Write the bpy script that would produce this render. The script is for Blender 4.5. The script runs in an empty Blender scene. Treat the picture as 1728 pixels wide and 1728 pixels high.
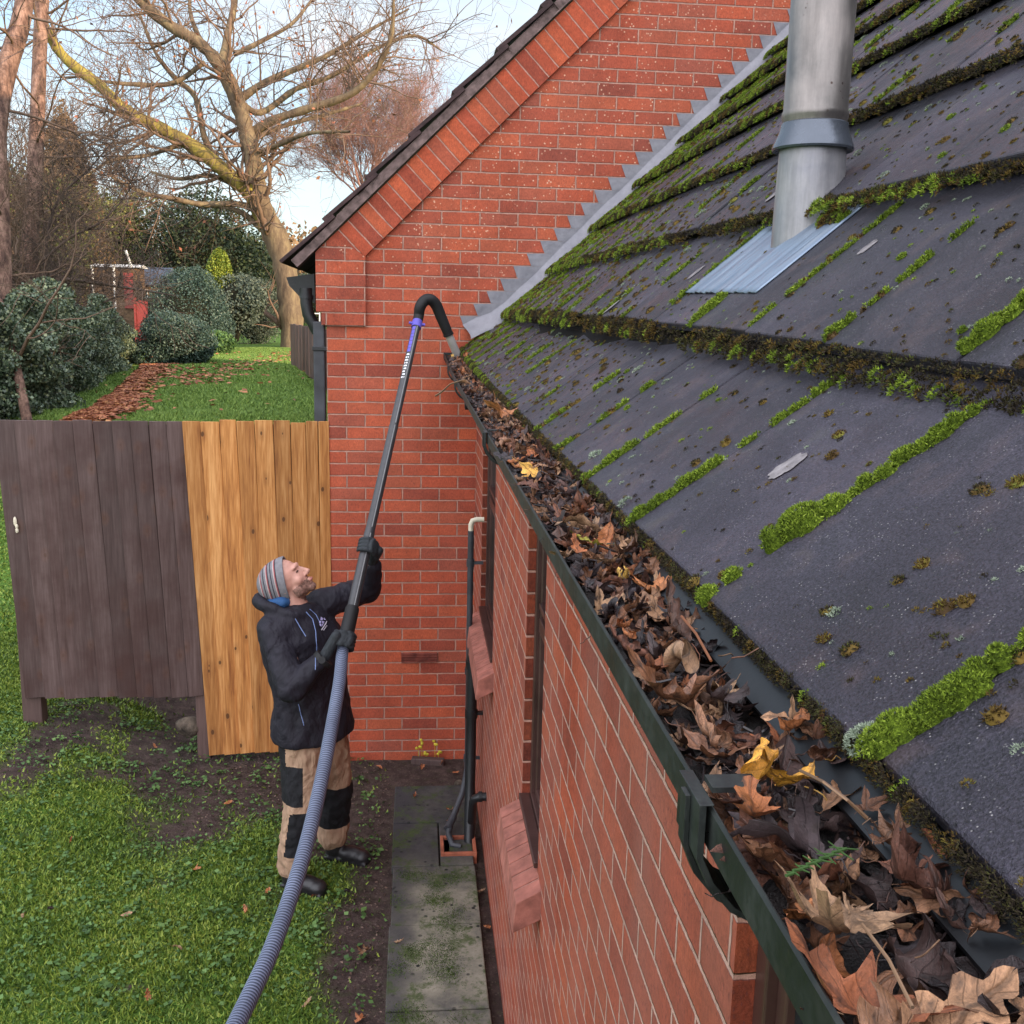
import bpy, bmesh, math, random
import numpy as np
from mathutils import Vector, Matrix, noise as mnoise

# ---------------------------------------------------------------- camera, sky, sun, exposure
S = bpy.context.scene
CAM = np.array([-.3767, -6.2274, 2.835]); YAW, PITCH, ROLL, FPX = -.0971, -.1904, -.0231, 1722.85
def _rot(yaw, pitch, roll):
    cy, sy = math.cos(yaw), math.sin(yaw); cp, sp = math.cos(pitch), math.sin(pitch); cr, sr = math.cos(roll), math.sin(roll)
    return (np.array([[cy, -sy, 0], [sy, cy, 0], [0, 0, 1]]) @ np.array([[1, 0, 0], [0, cp, -sp], [0, sp, cp]])
            @ np.array([[cr, 0, sr], [0, 1, 0], [-sr, 0, cr]]))
MR = _rot(YAW, PITCH, ROLL)
cd = bpy.data.cameras.new('camera'); cam = bpy.data.objects.new('camera', cd); S.collection.objects.link(cam); S.camera = cam
cam.matrix_world = Matrix(((MR[0,0], MR[0,2], -MR[0,1], CAM[0]), (MR[1,0], MR[1,2], -MR[1,1], CAM[1]), (MR[2,0], MR[2,2], -MR[2,1], CAM[2]), (0,0,0,1)))
cd.sensor_width = 36; cd.sensor_height = 36; cd.lens = FPX/1728*36; cd.clip_start = .02; cd.clip_end = 3000

SUN_DIR = Vector((.80, -.57, .20)).normalized()
w = bpy.data.worlds.new('World'); S.world = w; w.use_nodes = True
wn, wl = w.node_tree.nodes, w.node_tree.links; wn.clear()
sky = wn.new('ShaderNodeTexSky'); sky.sky_type = 'NISHITA'; sky.sun_disc = False
sky.sun_elevation = math.asin(SUN_DIR.z); sky.sun_rotation = math.atan2(SUN_DIR.x, SUN_DIR.y)
sky.air_density = 1.0; sky.dust_density = .6; sky.ozone_density = 1.5
tc = wn.new('ShaderNodeTexCoord'); mp = wn.new('ShaderNodeMapping'); mp.inputs['Scale'].default_value = (1.6, 1.6, 4.5)
nz = wn.new('ShaderNodeTexNoise'); nz.inputs['Scale'].default_value = 1.5; nz.inputs['Detail'].default_value = 7; nz.inputs['Roughness'].default_value = .58
cr = wn.new('ShaderNodeValToRGB'); cr.color_ramp.elements[0].position = .40; cr.color_ramp.elements[1].position = .68
mx = wn.new('ShaderNodeMix'); mx.data_type = 'RGBA'
mul = wn.new('ShaderNodeMath'); mul.operation = 'MULTIPLY'; mul.inputs[1].default_value = .85
bg = wn.new('ShaderNodeBackground'); bg.inputs[1].default_value = .15; wo = wn.new('ShaderNodeOutputWorld')
dt = wn.new('ShaderNodeVectorMath'); dt.operation = 'DOT_PRODUCT'; dt.inputs[1].default_value = (-.1, -.8, .6)     # added brighter cloud, unseen behind and above the camera, to light the foreground
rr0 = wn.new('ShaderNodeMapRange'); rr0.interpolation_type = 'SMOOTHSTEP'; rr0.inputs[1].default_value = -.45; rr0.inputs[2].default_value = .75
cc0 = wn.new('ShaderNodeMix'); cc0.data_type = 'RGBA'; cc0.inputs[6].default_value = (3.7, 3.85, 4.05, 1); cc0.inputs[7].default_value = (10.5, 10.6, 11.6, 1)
mmx = wn.new('ShaderNodeMath'); mmx.operation = 'MAXIMUM'
sdim = wn.new('ShaderNodeMix'); sdim.data_type = 'RGBA'; sdim.blend_type = 'MIX'; sdim.inputs[0].default_value = .45; sdim.inputs[7].default_value = (2.5, 3.3, 4.1, 1)
wl.new(tc.outputs['Generated'], mp.inputs[0]); wl.new(mp.outputs[0], nz.inputs[0]); wl.new(nz.outputs[0], cr.inputs[0]); wl.new(cr.outputs[0], mul.inputs[0])
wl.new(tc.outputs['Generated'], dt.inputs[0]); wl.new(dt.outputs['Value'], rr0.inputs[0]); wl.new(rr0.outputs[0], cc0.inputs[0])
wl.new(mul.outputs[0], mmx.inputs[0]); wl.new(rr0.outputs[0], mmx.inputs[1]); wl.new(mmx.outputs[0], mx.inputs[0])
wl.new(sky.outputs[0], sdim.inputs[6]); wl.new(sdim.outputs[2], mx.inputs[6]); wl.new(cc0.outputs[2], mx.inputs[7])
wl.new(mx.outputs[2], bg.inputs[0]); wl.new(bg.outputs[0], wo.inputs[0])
sl = bpy.data.lights.new('sun', 'SUN'); sl.energy = 4.2; sl.angle = math.radians(.6); sl.color = (1, .72, .46)
so = bpy.data.objects.new('sun', sl); S.collection.objects.link(so); so.rotation_euler = SUN_DIR.to_track_quat('Z', 'Y').to_euler()
S.view_settings.view_transform = 'Standard'; S.view_settings.look = 'None'; S.view_settings.gamma = 1; S.view_settings.exposure = .98

# ---------------------------------------------------------------- helpers
rng = np.random.default_rng(7); random.seed(7)
def ray(x, y): return MR @ np.array([(x-864)/FPX, 1, -(y-864)/FPX])
def on(ax, val, x, y):
    d = ray(x, y); return CAM + d*(val-CAM[ax])/d[ax]
def dist(x, y, D): return CAM + ray(x, y)*D
def V(p): return Vector([float(a) for a in p])

def tag(o, label=None, cat=None, group=None, kind=None):
    if label: o['label'] = label
    if cat: o['category'] = cat
    if group: o['group'] = group
    if kind: o['kind'] = kind
    return o
def empty(name, loc=(0,0,0)):
    o = bpy.data.objects.new(name, None); o.location = V(loc); o.empty_display_size = .1; S.collection.objects.link(o); return o
def link(name, me, mat, parent=None, smooth=False):
    o = bpy.data.objects.new(name, me); S.collection.objects.link(o)
    if mat is not None and not me.materials:
        for m in (mat if isinstance(mat, (list, tuple)) else [mat]): me.materials.append(m)
    if smooth: me.polygons.foreach_set('use_smooth', [True]*len(me.polygons))
    if parent is not None:
        o.parent = parent; o.matrix_parent_inverse = Matrix.Translation(parent.location).inverted()
    return o
def np_mesh(name, v, f):
    """v Nx3, f MxK constant K"""
    v = np.asarray(v, dtype=np.float32); f = np.asarray(f, dtype=np.int32); k = f.shape[1]
    me = bpy.data.meshes.new(name); me.vertices.add(len(v)); me.vertices.foreach_set('co', v.ravel())
    me.loops.add(f.size); me.loops.foreach_set('vertex_index', f.ravel())
    me.polygons.add(len(f)); me.polygons.foreach_set('loop_start', np.arange(0, f.size, k, dtype=np.int32))
    me.update(calc_edges=True); return me

class MB:
    """collects polygons into one mesh"""
    def __init__(s): s.v = []; s.f = []; s.m = []; s.uv = None
    def add(s, verts, faces, m=0):
        b = len(s.v); s.v += [tuple(map(float, q)) for q in verts]; s.f += [tuple(b+i for i in f) for f in faces]; s.m += [m]*len(faces)
    def box(s, c, d, rz=0, M=None, m=0):
        c = np.array(c, float); h = np.array(d, float)/2
        P = np.array([[x,y,z] for x in (-1,1) for y in (-1,1) for z in (-1,1)])*h
        if rz: P = P @ np.array([[math.cos(rz), math.sin(rz), 0], [-math.sin(rz), math.cos(rz), 0], [0,0,1]])
        if M is not None: P = P @ np.array(M).T
        s.add(P+c, [(0,1,3,2),(4,6,7,5),(0,4,5,1),(2,3,7,6),(0,2,6,4),(1,5,7,3)], m)
    def bb(s, lo, hi, m=0):
        lo, hi = np.array(lo, float), np.array(hi, float); s.box((lo+hi)/2, hi-lo, m=m)
    def prism(s, prof, y0, y1, m=0, cap=True):
        """profile [(x,z)] extruded along Y"""
        n = len(prof); s.add([(x,y0,z) for x,z in prof]+[(x,y1,z) for x,z in prof],
            [(i,(i+1)%n,n+(i+1)%n,n+i) for i in range(n)]+([tuple(range(n))[::-1], tuple(range(n,2*n))] if cap else []), m)
    def tube(s, pts, r, n=10, m=0, cap=True, ell=None):
        pts = [np.array(p, float) for p in pts]; k = len(pts); r = [r]*k if np.isscalar(r) else r
        V0 = []; prev = None
        for i, p in enumerate(pts):
            t = pts[min(i+1,k-1)]-pts[max(i-1,0)]; t = t/(np.linalg.norm(t)+1e-12)
            if prev is None:
                a = np.array([0,0,1.]) if abs(t[2]) < .9 else np.array([0,1.,0]); u = np.cross(t,a)
            else: u = prev-t*(prev@t)
            u /= np.linalg.norm(u)+1e-12; prev = u; w_ = np.cross(t,u)
            for j in range(n):
                a = 2*math.pi*j/n; V0.append(p+r[i]*(math.cos(a)*u+math.sin(a)*w_*(ell or 1)))
        F = [(i*n+j, i*n+(j+1)%n, (i+1)*n+(j+1)%n, (i+1)*n+j) for i in range(k-1) for j in range(n)]
        if cap: F += [tuple(range(n))[::-1], tuple(range((k-1)*n, k*n))]
        s.add(V0, F, m)
    def ball(s, c, r, n=10, M=None, m=0):
        c = np.array(c, float); r = np.array([r]*3 if np.isscalar(r) else r, float); V0=[]; k = n//2+1
        for i in range(k+1):
            th = math.pi*i/k
            for j in range(n):
                ph = 2*math.pi*j/n; V0.append((math.sin(th)*math.cos(ph), math.sin(th)*math.sin(ph), math.cos(th)))
        V0 = np.array(V0)*r
        if M is not None: V0 = V0 @ np.array(M).T
        F = [(i*n+j, (i+1)*n+j, (i+1)*n+(j+1)%n, i*n+(j+1)%n) for i in range(k) for j in range(n)]
        s.add(V0+c, F, m)
    def lathe(s, c, prof, n=32, m=0, caps=False):
        k = len(prof); V0 = [(c[0]+r*math.cos(2*math.pi*j/n), c[1]+r*math.sin(2*math.pi*j/n), c[2]+z) for r,z in prof for j in range(n)]
        F = [(i*n+j, i*n+(j+1)%n, (i+1)*n+(j+1)%n, (i+1)*n+j) for i in range(k-1) for j in range(n)]
        if caps: F += [tuple(range(n))[::-1], tuple(range((k-1)*n, k*n))]
        s.add(V0, F, m)
    def build(s, name, mat, parent=None, smooth=False, bevel=0, sharp=35):
        me = bpy.data.meshes.new(name); me.from_pydata(s.v, [], s.f); me.update()
        bm = bmesh.new(); bm.from_mesh(me); bmesh.ops.remove_doubles(bm, verts=bm.verts, dist=1e-6) if smooth else None
        bmesh.ops.recalc_face_normals(bm, faces=bm.faces) if smooth != 'raw' else None
        bm.to_mesh(me); bm.free()
        o = link(name, me, mat, parent, bool(smooth))
        if not smooth or smooth is True:
            if me.materials and len(s.m) == len(me.polygons): me.polygons.foreach_set('material_index', s.m)
        if smooth:
            try: me.set_sharp_from_angle(angle=math.radians(sharp))
            except Exception: pass
        if bevel:
            b = o.modifiers.new('bevel', 'BEVEL'); b.width = bevel; b.segments = 2; b.limit_method = 'ANGLE'; b.angle_limit = math.radians(50)
        return o

def remesh(o, voxel, smooth=4, factor=.6):
    r = o.modifiers.new('r', 'REMESH'); r.mode = 'VOXEL'; r.voxel_size = voxel; r.use_smooth_shade = True
    s = o.modifiers.new('s', 'SMOOTH'); s.iterations = smooth; s.factor = factor
    dg = bpy.context.evaluated_depsgraph_get(); dg.update()
    me = bpy.data.meshes.new_from_object(o.evaluated_get(dg)); o.modifiers.clear(); old = o.data; mats = [m for m in old.materials]
    o.data = me
    if not me.materials:
        for m in mats: me.materials.append(m)
    me.polygons.foreach_set('use_smooth', [True]*len(me.polygons)); return o

# ---------------------------------------------------------------- materials
class NT:
    def __init__(s, name, rough=.8, spec=.3):
        s.m = bpy.data.materials.new(name); s.m.use_nodes = True; s.n = s.m.node_tree.nodes; s.l = s.m.node_tree.links
        s.b = s.n['Principled BSDF']; s.b.inputs['Roughness'].default_value = rough; s.b.inputs['Specular IOR Level'].default_value = spec
    def N(s, t, **k):
        n = s.n.new('ShaderNode'+t)
        for a, v in k.items():
            if a.startswith('i_'): n.inputs[a[2:].replace('_',' ')].default_value = v
            else: setattr(n, a, v)
        return n
    def L(s, a, b): s.l.new(a, b)
    def co(s, kind='Object', scale=None, rot=None):
        t = s.N('TexCoord').outputs[kind]
        if scale or rot:
            m = s.N('Mapping')
            if scale: m.inputs['Scale'].default_value = scale
            if rot: m.inputs['Rotation'].default_value = rot
            s.L(t, m.inputs[0]); return m.outputs[0]
        return t
    def noise(s, co, scale, detail=4, rough=.55, dist=0):
        n = s.N('TexNoise'); n.inputs['Scale'].default_value = scale; n.inputs['Detail'].default_value = detail
        n.inputs['Roughness'].default_value = rough; n.inputs['Distortion'].default_value = dist; s.L(co, n.inputs['Vector']); return n.outputs[0]
    def vor(s, co, scale, out='Distance', feature='F1', rand=1):
        n = s.N('TexVoronoi', feature=feature); n.inputs['Scale'].default_value = scale; n.inputs['Randomness'].default_value = rand
        s.L(co, n.inputs['Vector']); return n.outputs[out]
    def ramp(s, fac, stops, interp='LINEAR'):
        r = s.N('ValToRGB'); r.color_ramp.interpolation = interp; e = r.color_ramp.elements
        while len(e) < len(stops): e.new(.5)
        for i, (p, c) in enumerate(stops):
            e[i].position = p; c = (c,)*3 if np.isscalar(c) else c; e[i].color = (*c, 1)
        s.L(fac, r.inputs[0]); return r.outputs[0]
    def math(s, op, a, b=None, c=None, clamp=False):
        n = s.N('Math', operation=op, use_clamp=clamp)
        for i, x in enumerate((a, b, c)):
            if x is None: continue
            if isinstance(x, (int, float)): n.inputs[i].default_value = x
            else: s.L(x, n.inputs[i])
        return n.outputs[0]
    def mix(s, fac, a, b, mode='MIX'):
        n = s.N('Mix', data_type='RGBA', blend_type=mode)
        for i, x in ((0, fac), (6, a), (7, b)):
            if isinstance(x, (int, float)): n.inputs[i].default_value = x if i == 0 else (x,x,x,1)
            elif isinstance(x, tuple): n.inputs[i].default_value = (*x, 1)
            else: s.L(x, n.inputs[i])
        return n.outputs[2]
    def sep(s, co):
        n = s.N('SeparateXYZ'); s.L(co, n.inputs[0]); return n.outputs
    def comb(s, x=0, y=0, z=0):
        n = s.N('CombineXYZ')
        for i, a in enumerate((x,y,z)):
            if isinstance(a, (int,float)): n.inputs[i].default_value = a
            else: s.L(a, n.inputs[i])
        return n.outputs[0]
    def rnd(s): return s.N('NewGeometry').outputs['Random Per Island']
    def col(s, c): s.L(c, s.b.inputs['Base Color']) if not isinstance(c, tuple) else setattr(s.b.inputs['Base Color'], 'default_value', (*c,1)); return s
    def rough(s, c): s.L(c, s.b.inputs['Roughness']); return s
    def bump(s, h, strength=.5, d=.01):
        n = s.N('Bump'); n.inputs['Strength'].default_value = strength; n.inputs['Distance'].default_value = d; s.L(h, n.inputs['Height'])
        if s.b.inputs['Normal'].links: s.L(s.b.inputs['Normal'].links[0].from_socket, n.inputs['Normal'])
        s.L(n.outputs[0], s.b.inputs['Normal']); return s

def plain(name, c, rough=.6, spec=.4, metal=0, var=.12, sc=12, bump=.15, bd=.003):
    t = NT(name, rough, spec); t.b.inputs['Metallic'].default_value = metal; co = t.co()
    n = t.noise(co, sc, 5); t.col(t.mix(1, c, t.ramp(n, [(.25, 1-var*2), (.75, 1+var)]), 'MULTIPLY'))
    t.rough(t.math('MULTIPLY_ADD', n, .25, rough-.12)); t.bump(t.noise(co, sc*9, 4), bump, bd); return t.m

def brick_mat(name, u_axis, u_off=0., v_off=.05, rot=None, spots=False, bw=.225, rh=.075, dark=1., weather=0., mort=(.47,.25,.19)):
    t = NT(name, .82, .25); co = t.co()
    if rot:
        m = t.N('Mapping'); m.inputs['Rotation'].default_value = (0, rot, 0); t.L(co, m.inputs[0]); cb = m.outputs[0]
    else: cb = co
    X, Y, Zc = t.sep(cb); U = X if u_axis == 'X' else Y
    wob = t.math('MULTIPLY', t.math('SUBTRACT', t.noise(co, 9, 2), .5), .006)
    v = t.math('DIVIDE', t.math('ADD', t.math('SUBTRACT', Zc, v_off), wob), rh)
    row = t.math('FLOOR', v); fv = t.math('SUBTRACT', v, row)
    par = t.math('MULTIPLY', t.math('FLOORED_MODULO', row, 2.), .5)
    u = t.math('ADD', t.math('DIVIDE', t.math('ADD', t.math('SUBTRACT', U, u_off), wob), bw), par)
    cl = t.math('FLOOR', u); fu = t.math('SUBTRACT', u, cl)
    du = t.math('MULTIPLY', t.math('SUBTRACT', .5, t.math('ABSOLUTE', t.math('SUBTRACT', fu, .5))), bw)
    dv = t.math('MULTIPLY', t.math('SUBTRACT', .5, t.math('ABSOLUTE', t.math('SUBTRACT', fv, .5))), rh)
    rag = t.math('MULTIPLY', t.math('SUBTRACT', t.noise(co, 70, 3), .5), .005)
    d = t.math('ADD', t.math('MINIMUM', du, dv), rag)
    mr = t.N('MapRange', interpolation_type='SMOOTHSTEP'); t.L(d, mr.inputs[0]); mr.inputs[1].default_value = .0030; mr.inputs[2].default_value = .0056
    mask = mr.outputs[0]                                             # 1 = brick
    wn_ = t.N('TexWhiteNoise', noise_dimensions='2D'); t.L(t.comb(cl, row), wn_.inputs['Vector']); r = wn_.outputs[0]
    k = dark
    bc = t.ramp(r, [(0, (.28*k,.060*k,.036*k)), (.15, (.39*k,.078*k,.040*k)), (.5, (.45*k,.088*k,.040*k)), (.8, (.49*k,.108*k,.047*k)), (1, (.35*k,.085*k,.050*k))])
    bc = t.mix(1, bc, t.ramp(t.noise(co, 4, 6, .7), [(.3, .66), (.7, 1.15)]), 'MULTIPLY')
    bc = t.mix(1, bc, t.ramp(t.noise(co, 60, 4, .7), [(.3, .78), (.7, 1.15)]), 'MULTIPLY')
    drag = t.N('Mapping'); drag.inputs['Scale'].default_value = (1, 1, .35); t.L(co, drag.inputs[0]); dg_ = drag.outputs[0]
    bc = t.mix(1, bc, t.ramp(t.noise(dg_, 170, 3, .8), [(.3, .70), (.62, 1.12)]), 'MULTIPLY')
    if weather: bc = t.mix(t.math('MULTIPLY', t.ramp(t.noise(t.co(scale=(1,1,.3)), 2.2, 4, .6), [(.35, 0), (.7, 1.)]), weather), bc, (.27,.115,.090))
    speck = t.ramp(t.vor(dg_, 190), [(.16, 1.), (.28, 0.)]); sm = t.math('MULTIPLY', speck, t.ramp(t.noise(co, 22, 3), [(.42, 0), (.60, .85)]))
    bc = t.mix(sm, bc, (.10,.03,.03))
    if spots:
        zz = t.sep(co)[2]; zr = t.N('MapRange'); t.L(zz, zr.inputs[0]); zr.inputs[1].default_value = 2.75; zr.inputs[2].default_value = 3.3
        sp = t.math('MULTIPLY', t.ramp(t.vor(co, 38), [(.12, 1.), (.22, 0.)]), t.math('MULTIPLY', t.ramp(t.noise(co, 6, 3), [(.36, .15), (.55, 1.)]), zr.outputs[0]))
        bc = t.mix(sp, bc, (.62,.38,.26))
    mc = t.mix(1, mort, t.ramp(t.noise(co, 25, 4), [(.3, .65), (.75, 1.1)]), 'MULTIPLY')
    t.col(t.mix(mask, mc, bc))
    h = t.math('ADD', t.math('MULTIPLY', mask, 1.), t.math('MULTIPLY', t.noise(co, 90, 5, .7), .35))
    t.bump(h, .95, .008); return t.m

M = {}
M['brick_gable'] = brick_mat('brick_gable', 'X', spots=True, weather=.22, mort=(.45,.25,.19))
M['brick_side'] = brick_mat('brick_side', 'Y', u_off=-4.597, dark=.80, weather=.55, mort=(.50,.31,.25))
M['brick_verge'] = brick_mat('brick_verge', 'X', u_off=.03, v_off=.0, rot=math.radians(-45.7), bw=9., rh=.078)
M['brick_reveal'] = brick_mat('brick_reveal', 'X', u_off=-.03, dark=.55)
M['brick_sill'] = plain('brick_sill', (.33,.125,.095), .85, .2, var=.25, sc=18, bump=.5)
M['mortar'] = plain('mortar', (.36,.25,.21), .9, .2, var=.2, sc=30)
M['black_plastic'] = plain('black_plastic', (.010,.011,.013), .42, .45, var=.3, sc=9, bump=.1)
M['grey_plastic'] = plain('grey_plastic', (.045,.048,.056), .5, .4, var=.3, sc=9)
M['white_plastic'] = plain('white_plastic', (.62,.55,.42), .5, .4)
M['rubber'] = plain('rubber', (.012,.012,.013), .6, .3)
M['terracotta'] = plain('terracotta', (.36,.11,.06), .7, .3, var=.3, sc=14)
M['frame_brown'] = plain('frame_brown', (.055,.024,.020), .38, .5, var=.25, sc=10)
M['dark_iron'] = plain('dark_iron', (.06,.03,.025), .6, .4)
def glass():
    t = NT('window_glass', .04, .9); t.col((.012,.017,.02)); t.bump(t.noise(t.co(), 2.5, 2), .05, .02); return t.m
M['glass'] = glass()

# ---- gutter skin: black plastic, sun-bleached and stained
def gutter_mat():
    t = NT('gutter_plastic', .48, .4); co = t.co(); n = t.noise(t.co(scale=(1, .6, .45)), 30, 7, .75)
    c = t.ramp(n, [(.3, (.005,.0055,.006)), (.5, (.010,.012,.012)), (.66, (.026,.030,.027)), (.8, (.070,.070,.060))])
    n2 = t.noise(t.co(scale=(.2, .6, 1)), 60, 4)
    t.col(t.mix(t.ramp(n2, [(.55, 0), (.7, .5)]), c, (.03,.028,.026))); t.rough(t.ramp(n, [(.3, .38), (.7, .7)]))
    t.bump(t.noise(co, 150, 4), .12, .002); return t.m
M['gutter'] = gutter_mat()

def tile_mat():
    t = NT('concrete_tile', .62, .34); co = t.co(); r = t.rnd()
    c = t.ramp(t.noise(co, 3.5, 8, .72), [(.25, (.012,.011,.016)), (.5, (.026,.023,.033)), (.75, (.056,.049,.068))])
    c = t.mix(1, c, t.ramp(r, [(0, .78), (1, 1.25)]), 'MULTIPLY')
    gr = t.noise(co, 420, 3, .7)
    c = t.mix(1, c, t.ramp(gr, [(.32, .35), (.68, 1.75)]), 'MULTIPLY')
    red = t.ramp(t.noise(co, 14, 4), [(.55, 0), (.72, .45)]); c = t.mix(red, c, (.075,.046,.042))
    pale = t.math('MULTIPLY', t.ramp(t.vor(co, 260), [(.10, 1.), (.2, 0.)]), t.ramp(t.noise(co, 40, 3), [(.46, 0), (.62, .75)])); c = t.mix(pale, c, (.36,.34,.33))
    grn = t.ramp(t.noise(co, 7, 5, .7), [(.58, 0), (.75, .35)]); c = t.mix(grn, c, (.045,.060,.035))
    t.col(c); t.rough(t.ramp(t.noise(co, 6, 5, .7), [(.32, .27), (.62, .66)]))
    t.bump(gr, .9, .0028); t.bump(t.noise(co, 60, 5, .7), .6, .004); t.bump(t.noise(co, 9, 4), .4, .01); return t.m
M['tile'] = tile_mat()
def lead_mat(name='lead', c0=(.13,.13,.15), c1=(.25,.245,.27)):
    t = NT(name, .55, .5); co = t.co(); n = t.noise(co, 9, 6, .65)
    t.col(t.ramp(n, [(.3, c0), (.7, c1)])); t.b.inputs['Metallic'].default_value = .25
    t.rough(t.ramp(n, [(.3, .45), (.7, .7)])); t.bump(t.noise(co, 28, 3), .35, .01); return t.m
M['lead'] = lead_mat()
M['rough_mortar'] = plain('rough_mortar', (.20,.14,.13), .9, .2, var=.35, sc=22, bump=.8, bd=.01)

# ---------------------------------------------------------------- ground height
def sstep(a, b, x):
    t = np.clip((x-a)/(b-a), 0, 1); return t*t*(3-2*t)
def gz(x, y):
    x = np.asarray(x, float); y = np.asarray(y, float)
    back = 1.5*sstep(.7, 6.2, y)*sstep(1.5, -.9, x) + .15*sstep(30, 70, y)
    left = .24*sstep(-1.7, -2.8, x)*sstep(-1.6, -.3, y)*(1-sstep(.7, 4, y)*.6)
    bump = .02*np.sin(1.7*x+.6*y)+.015*np.sin(2.9*y-1.1*x)
    near = sstep(-.50, -.8, x)
    return back+left+bump*near-.012*(1-near)
def grid_axis(a, b, fine, lo, hi, coarse):
    xs = list(np.arange(lo, hi, fine)); x = lo; st = fine; L_ = []
    while x > a: st = min(st*1.35, coarse); x -= st; L_.append(x)
    x = hi; st = fine; H = []
    while x < b: x += st; st = min(st*1.35, coarse); H.append(x)
    return np.array(sorted(L_)+xs+H)
gx_, gy_ = grid_axis(-900, 900, .06, -4.2, 0.2, 60), grid_axis(-60, 1500, .06, -4.2, 1.0, 60)
GX, GY = np.meshgrid(gx_, gy_); GZ = gz(GX, GY)
fineN = np.array([mnoise.noise(Vector((a*6, b*6, 0)))*.010+mnoise.noise(Vector((a*19, b*19, 3)))*.006 if (-4.3 < a < -.5 and -4.3 < b < 1.2) else 0. for a, b in zip(GX.ravel(), GY.ravel())]).reshape(GX.shape)
GZ = GZ+fineN
nx, ny = len(gx_), len(gy_); idx = np.arange(nx*ny).reshape(ny, nx)
F = np.stack([idx[:-1,:-1].ravel(), idx[:-1,1:].ravel(), idx[1:,1:].ravel(), idx[1:,:-1].ravel()], 1)
def ground_mat():
    t = NT('soil_and_turf', .9, .2); co = t.co(); X, Y, Zc = t.sep(co)
    soil = t.ramp(t.noise(co, 14, 7, .65), [(.25, (.020,.013,.011)), (.5, (.052,.034,.030)), (.78, (.100,.068,.060))])
    soil = t.mix(t.ramp(t.vor(co, 45), [(.12, .6), (.25, 0)]), soil, (.13,.10,.085))
    turf = t.ramp(t.noise(co, 6, 6, .7), [(.25, (.030,.062,.012)), (.5, (.070,.145,.020)), (.75, (.13,.21,.034))])
    turf = t.mix(1, turf, t.ramp(t.noise(t.co(scale=(1,1,1)), 70, 4, .8), [(.3, .55), (.7, 1.35)]), 'MULTIPLY')
    at_ = t.N('Attribute', attribute_name='soil').outputs['Fac']
    s = t.math('ADD', at_, t.math('MULTIPLY', t.math('SUBTRACT', t.noise(co, 30, 4, .7), .5), .5), clamp=True)
    s = t.math('MULTIPLY', s, t.ramp(at_, [(.02, 0), (.2, 1)]))
    t.col(t.mix(s, turf, soil)); t.bump(t.noise(co, 40, 6, .7), .9, .02); t.bump(t.noise(co, 9, 3), .5, .04); return t.m
M['ground'] = ground_mat()
me = np_mesh('ground', np.stack([GX.ravel(), GY.ravel(), GZ.ravel()], 1), F)
tag(link('ground', me, M['ground'], smooth=True), 'lawn and bare soil below the gutter and behind the fence', 'ground', kind='structure')

# ---- paving slabs beside the wall
def slab_mat():
    t = NT('concrete_slab', .85, .3); co = t.co(); X, Y, Zc = t.sep(co)
    c = t.ramp(t.noise(co, 5, 7, .7), [(.2, (.032,.032,.033)), (.36, (.085,.080,.070)), (.52, (.17,.155,.12)), (.8, (.30,.27,.21))])
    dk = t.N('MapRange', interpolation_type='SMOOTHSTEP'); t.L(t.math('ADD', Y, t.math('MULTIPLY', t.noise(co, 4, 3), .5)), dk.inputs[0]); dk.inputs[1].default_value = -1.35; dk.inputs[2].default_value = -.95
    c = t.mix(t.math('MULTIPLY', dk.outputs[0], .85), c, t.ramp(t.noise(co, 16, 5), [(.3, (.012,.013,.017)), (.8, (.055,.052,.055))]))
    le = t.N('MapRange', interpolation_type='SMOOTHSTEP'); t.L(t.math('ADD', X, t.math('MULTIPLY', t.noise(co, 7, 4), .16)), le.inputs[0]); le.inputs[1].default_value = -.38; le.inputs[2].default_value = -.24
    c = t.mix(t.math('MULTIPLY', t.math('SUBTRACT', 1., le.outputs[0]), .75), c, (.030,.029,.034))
    bs = t.ramp(t.vor(co, 26), [(.18, 1.), (.3, 0.)]); bs = t.math('MULTIPLY', bs, t.ramp(t.noise(co, 6, 3), [(.5, 0), (.6, 1)])); c = t.mix(bs, c, (.010,.011,.010))
    gr = t.ramp(t.noise(co, 7, 7, .8), [(.50, 0), (.60, .85)]); c = t.mix(gr, c, t.mix(t.noise(co, 60, 3), (.018,.032,.008), (.060,.085,.018)))
    t.col(c); t.bump(t.noise(co, 45, 6, .7), .6, .006); return t.m
M['slab'] = slab_mat()
pv = MB(); yy = -.46
for k, L_ in enumerate((.46, .46, .52, .6, .45, .6, .6, .6)):
    if k == 1: pv.bb((-.485+.0, yy-L_+.006, -.03), (-.24, yy-.002, .03)); pv.bb((-.232, yy-L_+.004, -.03), (-.060, yy-.001, .034))
    else: pv.bb((-.485+.004*(k%3), yy-L_+.006, -.03), (-.056-.003*(k%2), yy, .03+.003*(k%2)))
    yy -= L_
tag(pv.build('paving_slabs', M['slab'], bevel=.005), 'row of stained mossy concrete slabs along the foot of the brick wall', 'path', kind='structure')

# ---------------------------------------------------------------- the brick house
house = tag(empty('brick_house', (1.0, 0, 0)), 'red brick house with tall gable wall, low mossy tiled roof and brown windows', 'house')
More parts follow.
